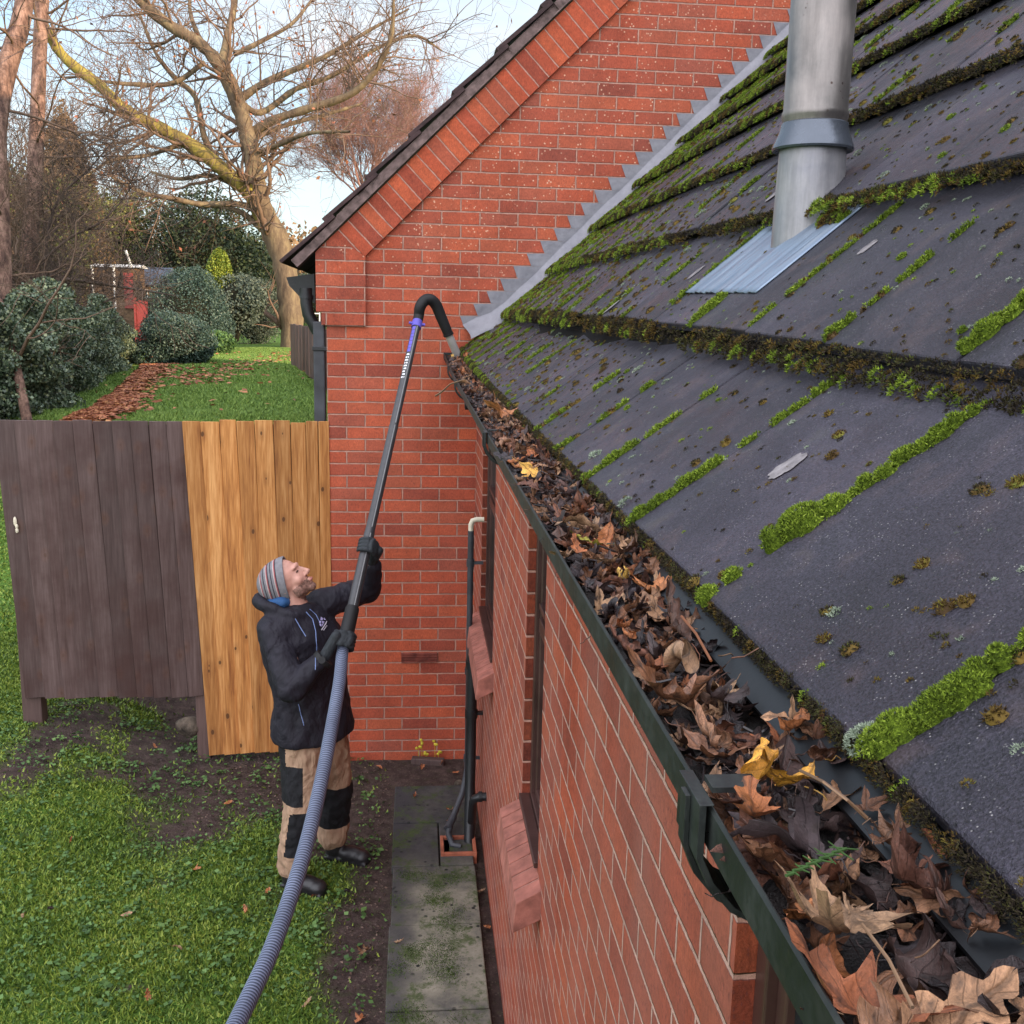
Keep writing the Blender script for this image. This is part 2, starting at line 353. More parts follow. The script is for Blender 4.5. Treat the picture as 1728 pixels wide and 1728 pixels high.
# side wall, face X=0, with three window openings (recessed 28 mm)
W1 = (-1.56, -.65, 1.19, 2.36); W2 = (-3.42, -2.955, 1.19, 2.36); W3 = (-7.3, -5.18, .30, 2.36)
sw = MB(); T = .028
def pz(y0, y1, z0, z1): sw.add([(0,y0,z0),(0,y1,z0),(0,y1,z1),(0,y0,z1)], [(0,3,2,1)])
ys = [0, W1[1], W1[0], W2[1], W2[0], W3[1], W3[0], -9.5]
for a, b in ((0, W1[1]), (W1[0], W2[1]), (W2[0], W3[1]), (W3[0], -9.5)): pz(b, a, -.15, 2.50)
for (y0, y1, z0, z1) in (W1, W2, W3): pz(y0, y1, -.15, z0); pz(y0, y1, z1, 2.50)
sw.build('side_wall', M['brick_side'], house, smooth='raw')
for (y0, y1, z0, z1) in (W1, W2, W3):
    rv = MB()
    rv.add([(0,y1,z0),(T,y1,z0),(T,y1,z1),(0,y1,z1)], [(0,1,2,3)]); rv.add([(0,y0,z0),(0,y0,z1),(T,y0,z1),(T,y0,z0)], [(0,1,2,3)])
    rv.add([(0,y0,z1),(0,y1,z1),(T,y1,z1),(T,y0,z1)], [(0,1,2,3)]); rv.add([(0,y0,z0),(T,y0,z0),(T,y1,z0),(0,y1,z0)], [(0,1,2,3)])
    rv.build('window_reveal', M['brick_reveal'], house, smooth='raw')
for i, (y0, y1, z0, z1) in enumerate((W1, W2, W3)):
    f = MB(); fw = .05
    def ring(x0, x1, a, b, c, d, w_):
        f.bb((x0, a, c), (x1, a+w_, d)); f.bb((x0, b-w_, c), (x1, b, d)); f.bb((x0, a+w_, c), (x1, b-w_, c+w_)); f.bb((x0, a+w_, d-w_), (x1, b-w_, d))
    ring(T-.002, .075, y0, y1, z0, z1, .035); ring(T+.012, .070, y0+.035, y1-.035, z0+.035, z1-.035, .028)
    f.bb((T+.006, y0+.063, z0+.62), (.07, y1-.063, z0+.67)); f.bb((T+.004, y0+.063, z0+.70), (.068, y1-.063, z0+.72))
    if i != 1: f.bb((T+.008, (y0+y1)/2-.03, z0+.063), (.069, (y0+y1)/2+.03, z1-.063))
    if i < 2: f.bb((-.012, y0+.002, z0+.001), (T-.003, y1-.002, z0+.022))      # lower rail standing on the sill
    fo = f.build('window', M['frame_brown'], house, bevel=.003)
    g = MB(); g.bb((.052, y0+.04, z0+.04), (.058, y1-.04, z1-.04)); g.build('pane', M['glass'], fo)
# sloping brick-on-edge sills
for i, (y0, y1, z0, z1) in enumerate((W1, W2)):
    s_ = MB(); n = round((y1-y0+.12)/.075); a = y0-.10
    for k in range(n):
        ya, yb = a+k*.075+.004, a+(k+1)*.075-.004
        s_.prism([(.02, z0-.002), (-.074, z0-.052), (-.084, z0-.150), (.02, z0-.10)][::1], ya, yb)
    so_ = s_.build('window_sill', M['brick_sill'], house, bevel=.003)
    m_ = MB(); m_.prism([(.02, z0-.008), (-.070, z0-.056), (-.079, z0-.146), (.02, z0-.098)], a+.006, a+n*.075-.006); m_.build('mortar_joint', M['mortar'], so_)
# gable wall, face Y=0
def vz(x): return 3.12+.977*(x+1.019)
XR, ZR = 3.35, vz(3.35)
gw = MB()
gw.add([(-.9,0,-.15),(7.6,0,-.15),(7.6,0,vz(-.9)-.02),(XR,0,ZR),(-.9,0,vz(-.9)-.02)], [(0,1,2,3,4)])
gw.add([(-.9,0,-.15),(-.9,0,vz(-.9)-.02),(-.9,7,vz(-.9)-.02),(-.9,7,-.15)], [(0,1,2,3)])
gw.build('gable_wall', M['brick_gable'], house, smooth='raw')
kn = MB()                                                            # corbelled kneeler block, 22 mm proud
kn.bb((-.928, -.022, 2.752), (-.668, .3, 2.829)); kn.bb((-.958, -.024, 2.8292), (-.6685, .3, 3.05)); kn.add([(-.958,-.023,3.0502),(-.669,-.023,3.0502),(-.669,-.023,3.155),(-.86,-.023,vz(-.86)-.01),(-.958,-.023,vz(-.958)-.01)], [(0,1,2,3,4)])
kn.build('kneeler', M['brick_gable'], house)
vb = MB(); a0, a1 = -.669, 3.30
def v2(x): return 3.157+.977*(x+.669)
vb.add([(a0,-.024,3.157),(a1,-.024,v2(a1)),(a1,-.024,vz(a1)-.012),(-.86,-.024,vz(-.86)-.012)], [(0,1,2,3)])
vb.add([(a0,-.024,3.157),(a0,0,3.157),(a1,0,v2(a1)),(a1,-.024,v2(a1))], [(0,1,2,3)])
vb.build('verge_bricks', M['brick_verge'], house, smooth='raw')
# upper roof: verge with undercloak, mortar bed and tile ends
ur = MB(); c45 = math.cos(math.atan(.977)); s45 = math.sin(math.atan(.977)); ux = np.array([c45, 0, s45]); un = np.array([-s45, 0, c45]); B0 = np.array([-1.06, 0, vz(-1.06)])
def obox(mb, s0, s1, y0, y1, n0, n1, n0b=None, n1b=None, m=0):
    n0b = n0 if n0b is None else n0b; n1b = n1 if n1b is None else n1b; P = []
    for s_, na, nb in ((s0, n0, n1), (s1, n0b, n1b)):
        for y in (y0, y1):
            for q in (na, nb): P.append(B0+ux*s_+un*q+np.array([0,y,0]))
    mb.add(P, [(0,1,3,2),(4,6,7,5),(0,4,5,1),(2,3,7,6),(0,2,6,4),(1,5,7,3)], m)
SL = 6.3
obox(ur, 0, SL, -.050, .06, 0, .008); ur.build('verge_undercloak', M['rough_mortar'], house)
mo = MB(); s_ = 0
while s_ < SL-.05:
    l_ = random.uniform(.05,.14); obox(mo, s_, min(s_+l_, SL), -.040+random.uniform(-.004,.006), .05, .008, .052+random.uniform(-.003,.004)); s_ += l_
mo.build('mortar_bedding', M['rough_mortar'], house)
gt = MB(); k = 0
while k*.345 < SL:
    for j in range(-1, 20):
        ya = -.056+.33*j+ (0 if j < 0 else .0)
        obox(gt, k*.345-.05, k*.345+.36, -.056+.33*(j+1), -.056+.33*(j+2)-.005, .074+random.uniform(-.002,.003), .098, .050, .072)
    k += 1
M['tile_brown'] = plain('tile_brown', (.060,.034,.034), .8, .3, var=.4, sc=9, bump=.8, bd=.006)
gt.build('upper_roof', M['tile_brown'], house, bevel=.003)
rr = MB(); rr.add([tuple(np.array([7.76,0,vz(-1.06)])+np.array([0,y,0])) for y in (-.05,7)]+[(XR,7,ZR+.06),(XR,-.05,ZR+.06)], [(0,1,2,3)]); rr.build('rear_roof_slope', M['tile_brown'], house)

# ---- lower roof: tiles as real slabs
PITCH = math.radians(45)
def lift(n, y):
    y = np.asarray(y, float)
    if n == 0: return .052*np.exp(np.minimum(y, 0)/1.1)
    return np.maximum(.057*(1-(y/5.0)**2), -.03)
def edge(n): return (-.096, 2.574) if n == 0 else (.170+.2505*(n-1), 2.806+.2508*(n-1))
def slope(n): return (.266, .191) if n == 0 else (.2505, .209)       # dX,dZ of the tile face per exposure
def rpt(n, t, y, h=0):
    """point on the tile face: course n, t 0..1 up the exposure, height h above it"""
    e = edge(n); d = slope(n); L_ = math.hypot(*d)
    return np.array([e[0]+d[0]*t-h*d[1]/L_, y, e[1]+d[1]*t+h*d[0]/L_+float(lift(n, y))])
def joints(n):
    if n == 0: w_, p0 = .353, -4.955
    elif n == 1: w_, p0 = .34, -4.885
    else: w_, p0 = .34, (-4.355 if n % 2 == 0 else -4.53)+.013*((n*37) % 5)
    k0 = math.ceil((-8.6-p0)/w_); return [p0+w_*k for k in range(k0, int((0-p0)/w_)+1)], w_
NC = 13
rt = MB(); jt = {}
for n in range(NC):
    js, w_ = joints(n); jt[n] = js; ed = [-8.9]+js+[-.002]
    for a, b in zip(ed[:-1], ed[1:]):
        if b-a < .02: continue
        g = random.uniform(.0018,.0032); a_, b_ = a+g, b-g; th = .021; tilt = random.uniform(-.0025, .0025); dz = random.uniform(-.001, .0025)
        T1 = 1.30; P = []
        for t_, hh in ((0,1),(T1,1)):
            for y, sgn in ((a_,-1),(b_,1)):
                sk = random.uniform(-.009,.009) if t_ == 0 else 0
                for h in (-th, 0): P.append(rpt(n, t_+sk, y, h+dz+tilt*sgn))
        rt.add(P, [(0,1,3,2),(4,6,7,5),(0,4,5,1),(2,3,7,6),(0,2,6,4),(1,5,7,3)])
lower_roof = rt.build('lower_roof', M['tile'], house, bevel=.0035)
und = MB()
for n in range(NC):
    e = edge(n); d = slope(n)
    und.add([(e[0]+.02,-8.9,e[1]-.056),(e[0]+.02,-.003,e[1]-.056+float(lift(n,0))),(e[0]+d[0]+.02,-.003,e[1]+d[1]-.012+float(lift(n,0))),(e[0]+d[0]+.02,-8.9,e[1]+d[1]-.012)], [(0,1,2,3)])
M['black'] = plain('roofing_felt', (.012,.011,.011), .95, .1)
und.build('roofing_felt', M['black'], house, smooth='raw')
e = edge(NC); bk = MB(); bk.add([(e[0],-8.9,e[1]),(e[0],-.003,e[1]),(e[0]+e[1],-.003,0),(e[0]+e[1],-8.9,0)], [(0,1,2,3)]); bk.build('rear_slope', M['tile'], house)
# soffit / fascia behind the gutter
fa = MB(); fa.bb((-.062, -8.9, 2.40), (-.045, -.001, 2.53)); fa.bb((-.0448, -8.9, 2.40), (.02, -.001, 2.412)); fa.build('fascia', M['frame_brown'], house)
# lead step flashing, one sheet with a saw-tooth upper edge
lf = MB()
def rl(x): return 2.645+x if x > .15 else 2.675+(x+.113)*.456      # roof line on the gable
x0, z0 = -.105, 2.68
tx = [-.045, .199, .699, 1.141, 1.645]
P = []; k = -3; xs_line = lambda z: -.045+(z-2.888)*1.046
zc = 2.75-.0; z_levels = [2.75+.075*q for q in range(1, 60)]
teeth = []
for q, zl in enumerate(z_levels):
    if zl > 7.0: break
    xt = xs_line(zl); teeth.append((xt, zl))
poly_top = []
for (xa, za), (xb, zb) in zip(teeth[:-1], teeth[1:]):
    poly_top.append((xa, za, xb+.018, za-.001))
xr = lambda z: z-2.69 if z > 2.86 else max(-.10+(z-2.72)*1.4, -.1)
for q, (xt, zl) in enumerate(teeth):
    zb = zl-.075; lf.add([(xt,-.005-.0004*(q%2),zl-.002),(xt+.029,-.005-.0004*(q%2),zb),(max(xr(zb), xt+.05),-.005-.0004*(q%2),zb),(max(xr(zl), xt+.06),-.005-.0004*(q%2),zl)], [(0,1,2,3)])
for i in range(56):
    xa, xb = -.062+i*.085, -.062+(i+1)*.085; sa, sb = math.sin(i*2.1)*.004+.003*math.sin(i*.9), math.sin((i+1)*2.1)*.004+.003*math.sin((i+1)*.9)
    ra, rb = rl(xa)+.012+sa, rl(xb)+.012+sb
    A = [(xa-.032,-.007,ra+.062),(xa-.016,-.020,ra+.042),(xa,-.045,ra+.022),(xa+.012,-.066+sa,ra+.004),(xa+.016,-.071+sa,ra-.02)]
    B = [(xb-.032,-.007,rb+.062),(xb-.016,-.020,rb+.042),(xb,-.045,rb+.022),(xb+.012,-.066+sb,rb+.004),(xb+.016,-.071+sb,rb-.02)]
    lf.add(A+B, [(j,j+5,j+6,j+1) for j in range(4)])
lf.build('lead_flashing', M['lead'], house, smooth=True)
# air brick and overflow pipe
M['air_brick'] = plain('air_brick', (.20,.055,.04), .8, .2, var=.3, sc=20)
for k in range(4): pass
ab = MB(); ab.bb((-.455, -.004, .652), (-.225, .012, .716))
for k in range(4): ab.bb((-.452, -.012, .654+.0175*k), (-.228, -.0035, .6605+.0175*k))
ab.build('air_brick', M['air_brick'], house)

# ---------------------------------------------------------------- gutter
gut = tag(empty('gutter', (-.15, -3, 2.5)), 'long black plastic gutter along the eaves of the low roof, packed with dead leaves', 'gutter')
prof_o = [(-.2000,.0010), (-.2014,-.001), (-.2010,-.026), (-.190,-.038), (-.170,-.056), (-.150,-.070), (-.128,-.077), (-.100,-.076), (-.078,-.066), (-.070,-.048), (-.068,-.012)]
prof_i = [(-.0715,-.012), (-.0735,-.0465), (-.081,-.0635), (-.101,-.0725), (-.128,-.0735), (-.148,-.0668), (-.168,-.0535), (-.1875,-.036), (-.1985,-.0255), (-.1990,-.002), (-.1990,.0008)]
pr = prof_o+prof_i; gb = MB()
yv = list(-np.concatenate([np.linspace(0.005, 1.2, 10), np.linspace(1.4, 8.8, 16)])); nP = len(pr); VV = []; FF = []
def glip(y): return 2.55+.05*math.exp(y/1.0)
for y in yv: VV += [(x, y, glip(y)+z) for x, z in pr]
for i in range(len(yv)-1): FF += [(i*nP+j, (i+1)*nP+j, (i+1)*nP+(j+1)%nP, i*nP+(j+1)%nP) for j in range(nP)]
FF += [tuple(range(nP))]; gb.add(VV, FF); gb.build('gutter_channel', M['gutter'], gut, smooth=True, sharp=30)
ge = MB(); ge.prism([(x*1.0+.0, glip(0)+z) for x, z in [(-.206,.006),(-.206,-.03),(-.196,-.05),(-.16,-.075),(-.10,-.08),(-.066,-.05),(-.066,.004)]], -.012, -.001)
ge.build('stop_end', M['gutter'], gut)
tr = MB()
tr.prism([(-.050, 2.558), (-.088, 2.5555), (-.110, 2.538), (-.1085, 2.534), (-.086, 2.551), (-.05, 2.553)], -8.8, -.02); tr.build('eaves_tray', M['black_plastic'], gut)
for yb in (-5.66, -3.75, -1.9, -.95, -7.6):
    b_ = MB(); wv = .024
    po = [(-.209,.0045), (-.209,-.03), (-.201,-.048), (-.186,-.066), (-.160,-.080), (-.130,-.087), (-.098,-.085), (-.074,-.074), (-.064,-.05), (-.064,-.01)]
    pi_ = [(-.068,-.01), (-.068,-.05), (-.078,-.071), (-.10,-.0815), (-.13,-.0835), (-.158,-.0768), (-.183,-.063), (-.197,-.0465), (-.2045,-.03), (-.2045,.0035), (-.200,.0035), (-.200,.0045)]
    z0_ = glip(yb); b_.prism([(x, z0_+z) for x, z in po+pi_], yb-wv, yb+wv)
    b_.prism([(x, z0_+z) for x, z in [(-.2125,.002),(-.2125,-.03),(-.2045,-.050),(-.189,-.069),(-.162,-.0835),(-.13,-.0905),(-.13,-.087),(-.160,-.080),(-.186,-.066),(-.201,-.048),(-.209,-.03),(-.209,.002)]], yb-.006, yb+.006)
    bo = b_.build('union_bracket', M['gutter'], gut, bevel=.0015)
    c_ = MB(); c_.bb((-.198, yb-.012, z0_+.006), (-.168, yb+.006, z0_+.0095)); c_.build('retaining_clip', M['gutter'], bo)

# overflow pipe under the eaves
p = on(0, -.13, 786, 683); ov = MB(); q0 = np.array([p[0], p[1], p[2]]); ov.tube([q0, q0+np.array([.14,0,.0])], .021, 16); ov.tube([q0-np.array([.004,0,0]), q0+np.array([.03,0,0])], .025, 16); ov.tube([q0-np.array([.006,0,0]), q0-np.array([.003,0,0])], .017, 16)
tag(ov.build('overflow_pipe', M['black_plastic'], smooth=True), 'short black round overflow pipe poking out of the wall under the gutter', 'pipe')

# ---------------------------------------------------------------- flue pipe
FX, FY = .42, -4.13
def steel(name, c0, c1, streak=1):
    t = NT(name, .34, .5); t.b.inputs['Metallic'].default_value = .82; co = t.co()
    n = t.noise(t.co(scale=(1,1,.12)), 40, 6, .7); n2 = t.noise(co, 9, 5, .65)
    c = t.mix(t.ramp(n2, [(.35, 0), (.7, 1)]), c0, c1); c = t.mix(1, c, t.ramp(n, [(.25, .6), (.7, 1.1)]), 'MULTIPLY')
    rust = t.math('MULTIPLY', t.ramp(t.vor(co, 55), [(.1, 1.), (.16, 0.)]), t.ramp(t.noise(co, 12, 2), [(.58, 0), (.66, 1)])); c = t.mix(rust, c, (.05,.03,.025))
    t.col(c); t.rough(t.ramp(n2, [(.3, .3), (.7, .62)])); t.bump(t.noise(co, 30, 4), .06, .003); return t.m
M['steel'] = steel('stainless_steel', (.15,.14,.13), (.30,.27,.25)); M['dull_alu'] = steel('dull_aluminium', (.19,.19,.21), (.34,.33,.33)); M['dull_alu'].node_tree.nodes['Principled BSDF'].inputs['Metallic'].default_value = .4
fl = tag(empty('flue_pipe', (FX, FY, 2.95)), 'tall stainless steel flue pipe with black storm collar standing on the mossy roof', 'flue pipe')
f1 = MB(); f1.lathe((FX,FY,0), [(.063,3.17),(.063,3.232),(.0652,3.236),(.0652,3.246),(.063,3.250),(.063,5.4)], 48); f1.build('pipe', M['steel'], fl, smooth=True)
M['collar'] = plain('collar', (.10,.115,.14), .28, .6, metal=.6)
f2 = MB(); f2.lathe((FX,FY,0), [(.0645,3.226),(.0665,3.224),(.069,3.208),(.079,3.184),(.081,3.177),(.079,3.173),(.066,3.180)], 48); f2.build('storm_collar', M['collar'], fl, smooth=True)
f3 = MB(); n = 48; VV = []; 
for zz in range(8):
    for j in range(n):
        a = 2*math.pi*j/n; r = .0700 - .0045*zz/7; x, y = FX+r*math.cos(a), FY+r*math.sin(a)
        zb = 2.806+(x-.17)*.836-.004; VV.append((x, y, zb+(3.190-zb)*zz/7))
f3.add(VV, [(i*n+j, i*n+(j+1)%n, (i+1)*n+(j+1)%n, (i+1)*n+j) for i in range(7) for j in range(n)]); f3.build('flashing_cone', M['dull_alu'], fl, smooth=True)
def lead_blue():
    t = NT('ribbed_flashing_sheet', .38, .6); t.b.inputs['Metallic'].default_value = .55; co = t.co(scale=(.12, 1.6, .12))
    n = t.noise(co, 26, 5, .7); t.col(t.ramp(n, [(.25, (.11,.14,.20)), (.5, (.20,.26,.34)), (.68, (.28,.32,.38)), (.78, (.26,.20,.20))])); t.rough(t.ramp(n, [(.3, .28), (.7, .5)])); t.bump(n, .8, .006); return t.m
fp = MB(); ny_, nx_ = 40, 16; VV = []
for i in range(nx_+1):
    for j in range(ny_+1):
        t_ = .30+.78*i/nx_; y = -3.87-.50*j/ny_; rib = .0013*(math.sin(j*1.9+math.sin(i*.7)*1.2)+.8*math.sin(j*.83+1+math.sin(i*.4)))*(1 if 2 < j < ny_-2 else 0)
        VV.append(rpt(1, t_, y, .006+rib*(1.3-i/nx_)))
fp.add(VV, [(i*(ny_+1)+j, i*(ny_+1)+j+1, (i+1)*(ny_+1)+j+1, (i+1)*(ny_+1)+j) for i in range(nx_) for j in range(ny_)])
fpo = fp.build('flashing_plate', lead_blue(), fl, smooth=True); sd = fpo.modifiers.new('s','SOLIDIFY'); sd.thickness = .003

# ---------------------------------------------------------------- pipes at the foot of the wall
wp = tag(empty('waste_pipe', (-.07, -.75, 0)), 'thin black overflow pipe with cream elbow running down the wall into the gully', 'pipe')
b_ = MB(); A = [(-.07,-.80,1.68), (-.07,-.80,.30), (-.085,-.82,.22), (-.10,-.86,.17), (-.17,-1.06,.10), (-.185,-1.13,.07), (-.165,-1.19,.04), (-.12,-1.20,.035)]
b_.tube(A, .0165, 12)
for z in (1.50, .88, .36): b_.tube([(-.07,-.80,z-.02),(-.07,-.80,z+.02)], .022, 12); b_.bb((-.07,-.808,z-.008),(0,-.792,z+.008))
b_.tube([(-.155,-1.02,.113),(-.19,-1.10,.085)], .021, 12)
b_.build('pipe_run', M['grey_plastic'], wp, smooth=True)
b_ = MB(); b_.tube([(-.07,-.80,1.67),(-.07,-.80,1.715),(-.062,-.80,1.735),(-.04,-.80,1.742),(0,-.80,1.742)], .014, 12); b_.build('elbow', M['white_plastic'], wp, smooth=True)
dp = tag(empty('downpipe', (-.065, -1.0, 0)), 'thick black downpipe at the foot of the wall emptying into the terracotta gully', 'downpipe')
b_ = MB(); b_.tube([(-.005,-.98,1.07),(-.04,-.98,1.075),(-.058,-.98,1.06),(-.063,-.98,1.03),(-.063,-.98,.62),(-.066,-1.02,.30),(-.07,-1.10,.10),(-.075,-1.16,-.01)], .029, 16)
for z in (.98, .70): b_.tube([(-.063,-.98,z-.022),(-.063,-.98,z+.022)], .035, 16)
b_.bb((-.06,-.995,.695),(0,-.965,.71))
b_.build('pipe_run', M['black_plastic'], dp, smooth=True)
b_ = MB(); b_.tube([(0,-1.34,.39),(-.035,-1.34,.39),(-.058,-1.33,.375),(-.066,-1.30,.34),(-.068,-1.24,.20)], .022, 12); b_.tube([(-.022,-1.34,.39),(-.040,-1.34,.39)], .027, 12); b_.build('side_branch', M['black_plastic'], dp, smooth=True)
g_ = MB(); cx, cy, hw = -.135, -1.20, .095
for (lo, hi) in (((cx-hw, cy-hw, -.05),(cx-hw+.018, cy+hw, .052)), ((cx+hw-.018, cy-hw, -.05),(cx+hw, cy+hw, .052)), ((cx-hw+.018, cy-hw, -.05),(cx+hw-.018, cy-hw+.018, .0515)), ((cx-hw+.018, cy+hw-.018, -.05),(cx+hw-.018, cy+hw, .0515)), ((cx-hw+.018, cy-hw+.018, -.05),(cx-hw+.05, cy+hw-.018, .034))): g_.bb(lo, hi)
g_.bb((cx-hw+.02, cy-hw+.02, -.05), (cx+hw-.02, cy+hw-.02, -.044))
tag(g_.build('drain_gully', M['terracotta'], bevel=.004), 'square terracotta drain gully in the paving under the black downpipes', 'drain')

# ---- hopper and square downpipe on the left corner of the gable
hp = tag(empty('hopper_downpipe', (-.98, .15, 1.2)), 'black gutter end and square downpipe on the left corner of the gable wall', 'downpipe')
b_ = MB(); hx = lambda px, py: on(1, .06, px, py)
a = [hx(*q) for q in ((483,468),(530,462),(532,512),(505,500),(488,482))]
b_.add([tuple(q) for q in a]+[(q[0], 6.5, q[2]) for q in a], [(0,1,2,3,4),(9,8,7,6,5)]+[(i,(i+1)%5,5+(i+1)%5,5+i) for i in range(5) if i != 0]); b_.build('gutter_end', M['gutter'], hp)
b_ = MB(); c = [hx(*q) for q in ((516,486),(517,512),(520,530),(536,560))]; b_.tube(c, .036, 16); b_.tube([hx(517,498), hx(517,504)], .041, 16); b_.build('offset_bend', M['black_plastic'], hp, smooth=True)
b_ = MB(); t0, t1 = hx(540,548), hx(543,720)
b_.bb((t0[0]-.038, .02, .1), (t0[0]+.03, .09, t0[2]+.02)); b_.build('square_pipe', M['grey_plastic'], hp, bevel=.008)
b_ = MB(); z = hx(540,588)[2]; b_.bb((t0[0]-.044, .012, z-.013), (t0[0]+.07, .096, z+.013)); b_.build('pipe_clip', M['black_plastic'], hp, bevel=.004)

# ---------------------------------------------------------------- fence
def wood(name, stops, knots=.8, dirt=None, rough=.7):
    t = NT(name, rough, .3); co = t.co(); r = t.rnd()
    off = t.N('Vector', ) if 0 else None
    vm = t.N('VectorMath', operation='ADD'); t.L(co, vm.inputs[0]); t.L(t.comb(t.math('MULTIPLY', r, 37.), 0., t.math('MULTIPLY', r, 91.)), vm.inputs[1]); cc = vm.outputs[0]
    kx, ky, kz = t.sep(cc); kv = t.N('TexVoronoi', voronoi_dimensions='2D'); kv.inputs['Scale'].default_value = 1.; t.L(t.comb(t.math('MULTIPLY', kx, 5.5), t.math('MULTIPLY', kz, 3.1), 0.), kv.inputs['Vector']); kd = kv.outputs['Distance']
    mg = t.N('Mapping'); mg.inputs['Scale'].default_value = (1, 1, .055); t.L(cc, mg.inputs[0])
    g = t.N('TexNoise'); g.inputs['Scale'].default_value = 95; g.inputs['Detail'].default_value = 5; g.inputs['Roughness'].default_value = .6; g.inputs['Distortion'].default_value = .25; t.L(mg.outputs[0], g.inputs[0])
    big = t.N('TexNoise'); big.inputs['Scale'].default_value = 16; big.inputs['Detail'].default_value = 3; t.L(mg.outputs[0], big.inputs[0])
    f = t.math('ADD', t.math('MULTIPLY', g.outputs[0], .55), t.math('MULTIPLY', big.outputs[0], .45))
    c = t.ramp(f, stops); c = t.mix(1, c, t.ramp(r, [(0, .68), (1, 1.22)]), 'MULTIPLY')
    kd = t.math('ADD', kd, t.math('MULTIPLY', t.math('SUBTRACT', t.noise(cc, 6, 3), .5), .16)); kn_ = t.ramp(kd, [(.030, 1.), (.055, 0.)]); ring = t.ramp(kd, [(.045, .0), (.065, .7), (.17, 0.)])
    c = t.mix(t.math('MULTIPLY', ring, knots), c, t.mix(.5, c, (.16,.055,.015))); c = t.mix(t.math('MULTIPLY', kn_, knots), c, (.085,.035,.014))
    if dirt:
        d = t.ramp(t.noise(co, 2.6, 5, .65), [(.45, 0), (.72, .8)]); c = t.mix(d, c, dirt)
    t.col(c); t.rough(t.ramp(f, [(.3, rough-.15), (.7, rough+.15)])); t.bump(f, .5, .004); t.bump(kd, .15, .004); return t.m
M['new_wood'] = wood('new_wood', [(.34, (.23,.080,.022)), (.5, (.44,.19,.055)), (.64, (.62,.32,.12))], .9)
M['old_wood'] = wood('old_wood', [(.34, (.060,.035,.031)), (.5, (.092,.058,.053)), (.66, (.130,.088,.080))], .5, dirt=(.052,.022,.018), rough=.62)
M['post_wood'] = wood('post_wood', [(.28, (.06,.035,.03)), (.6, (.12,.075,.065))], .3)
M['rail_dark'] = plain('rail_wood', (.022,.013,.010), .9, .1, var=.3)
def panel(name, pxs, Y, ztop, zbot, mat, label, jit=.006, lean=.040, taper=0):
    e_ = tag(empty(name, (on(1, Y, pxs[0], 712)[0], Y, zbot)), label, 'fence'); mb = MB()
    X = [on(1, Y, p, 712)[0] for p in pxs]
    for a, b in zip(X[:-1], X[1:]):
        zt = ztop+random.uniform(-jit, jit); zb = zbot+random.uniform(-jit*1.5, jit*1.5); w0 = .003
        ln = lambda z: lean*(ztop-z)*(1 if taper == 0 else max(0, 1-taper*(a-X[0])/(X[-1]-X[0])))
        j1, j2 = random.gauss(0,.0015), random.gauss(0,.001); lb_ = ln(zb)
        mb.add([(a+.0035+lb_,Y-.030,zb),(b-.0035+lb_,Y-.006,zb),(b-.0035+lb_,Y+.0,zb),(a+.0035+lb_,Y+.0,zb),(a+.0035+j1,Y-.030,zt),(b-.0035+j2,Y-.006,zt),(b-.0035,Y,zt),(a+.0035,Y,zt)],
               [(0,1,5,4),(1,2,6,5),(2,3,7,6),(3,0,4,7),(4,5,6,7),(3,2,1,0)])
    mb.build('boards', mat, e_, bevel=.0015); rl_ = MB(); L1 = lean*(ztop-zbot); L2 = L1*(1-taper); rl_.add([(X[0]+.01+L1,Y+.0015,zbot+.03),(X[-1]-.01+L2,Y+.0015,zbot+.03),(X[-1]-.01,Y+.0015,ztop-.02),(X[0]+.01,Y+.0015,ztop-.02),(X[0]+.01+L1,Y+.004,zbot+.03),(X[-1]-.01+L2,Y+.004,zbot+.03),(X[-1]-.01,Y+.004,ztop-.02),(X[0]+.01,Y+.004,ztop-.02)], [(0,1,2,3),(5,4,7,6),(0,4,5,1),(2,6,7,3)])  # near-black sheet behind the boards paints shade into their gaps
    for z in (zbot+.18, (zbot+ztop)/2, ztop-.2): rl_.bb((X[0]+.10, Y+.0045, z), (X[-1]-.02, Y+.04, z+.07))
    rl_.build('rail', M['rail_dark'], e_)
    return e_, X
dk, XD = panel('dark_fence_panel', [-9,26,61,91,123,157,190,220,251,281,309], .03, 2.165, .435, M['old_wood'], 'old dark brown feather-edge fence panel hanging clear of the ground', .004)
po_ = MB(); p = on(1, .08, 60, 1215); po_.bb((p[0]-.058, .035, -.1), (p[0]+.058, .135, 2.0)); po_.bb((XD[-1]+.01, .035, -.1), (XD[-1]+.09, .115, 2.0)); po_.build('post', M['post_wood'], dk, bevel=.004)
ch = MB(); c0 = on(1, .005, 27, 885)
ch.ball(c0+np.array([-.004,0,.018]), (.011,.006,.030), 10); ch.ball(c0+np.array([.004,-.002,-.012]), (.009,.008,.016), 8); ch.ball(c0+np.array([.004,-.002,-.036]), (.010,.008,.017), 8)
ch.build('broken_knot', M['white_plastic'], dk, smooth=True)['label'] = 'pale splintered knot'
nw, XN = panel('new_fence_panel', [308,338.5,370.6,399,429.5,461,490,516,537,556], -.002, 2.178, .062, M['new_wood'], 'new honey-coloured timber fence panel closing the gap beside the brick wall', .008, .042, 1.)

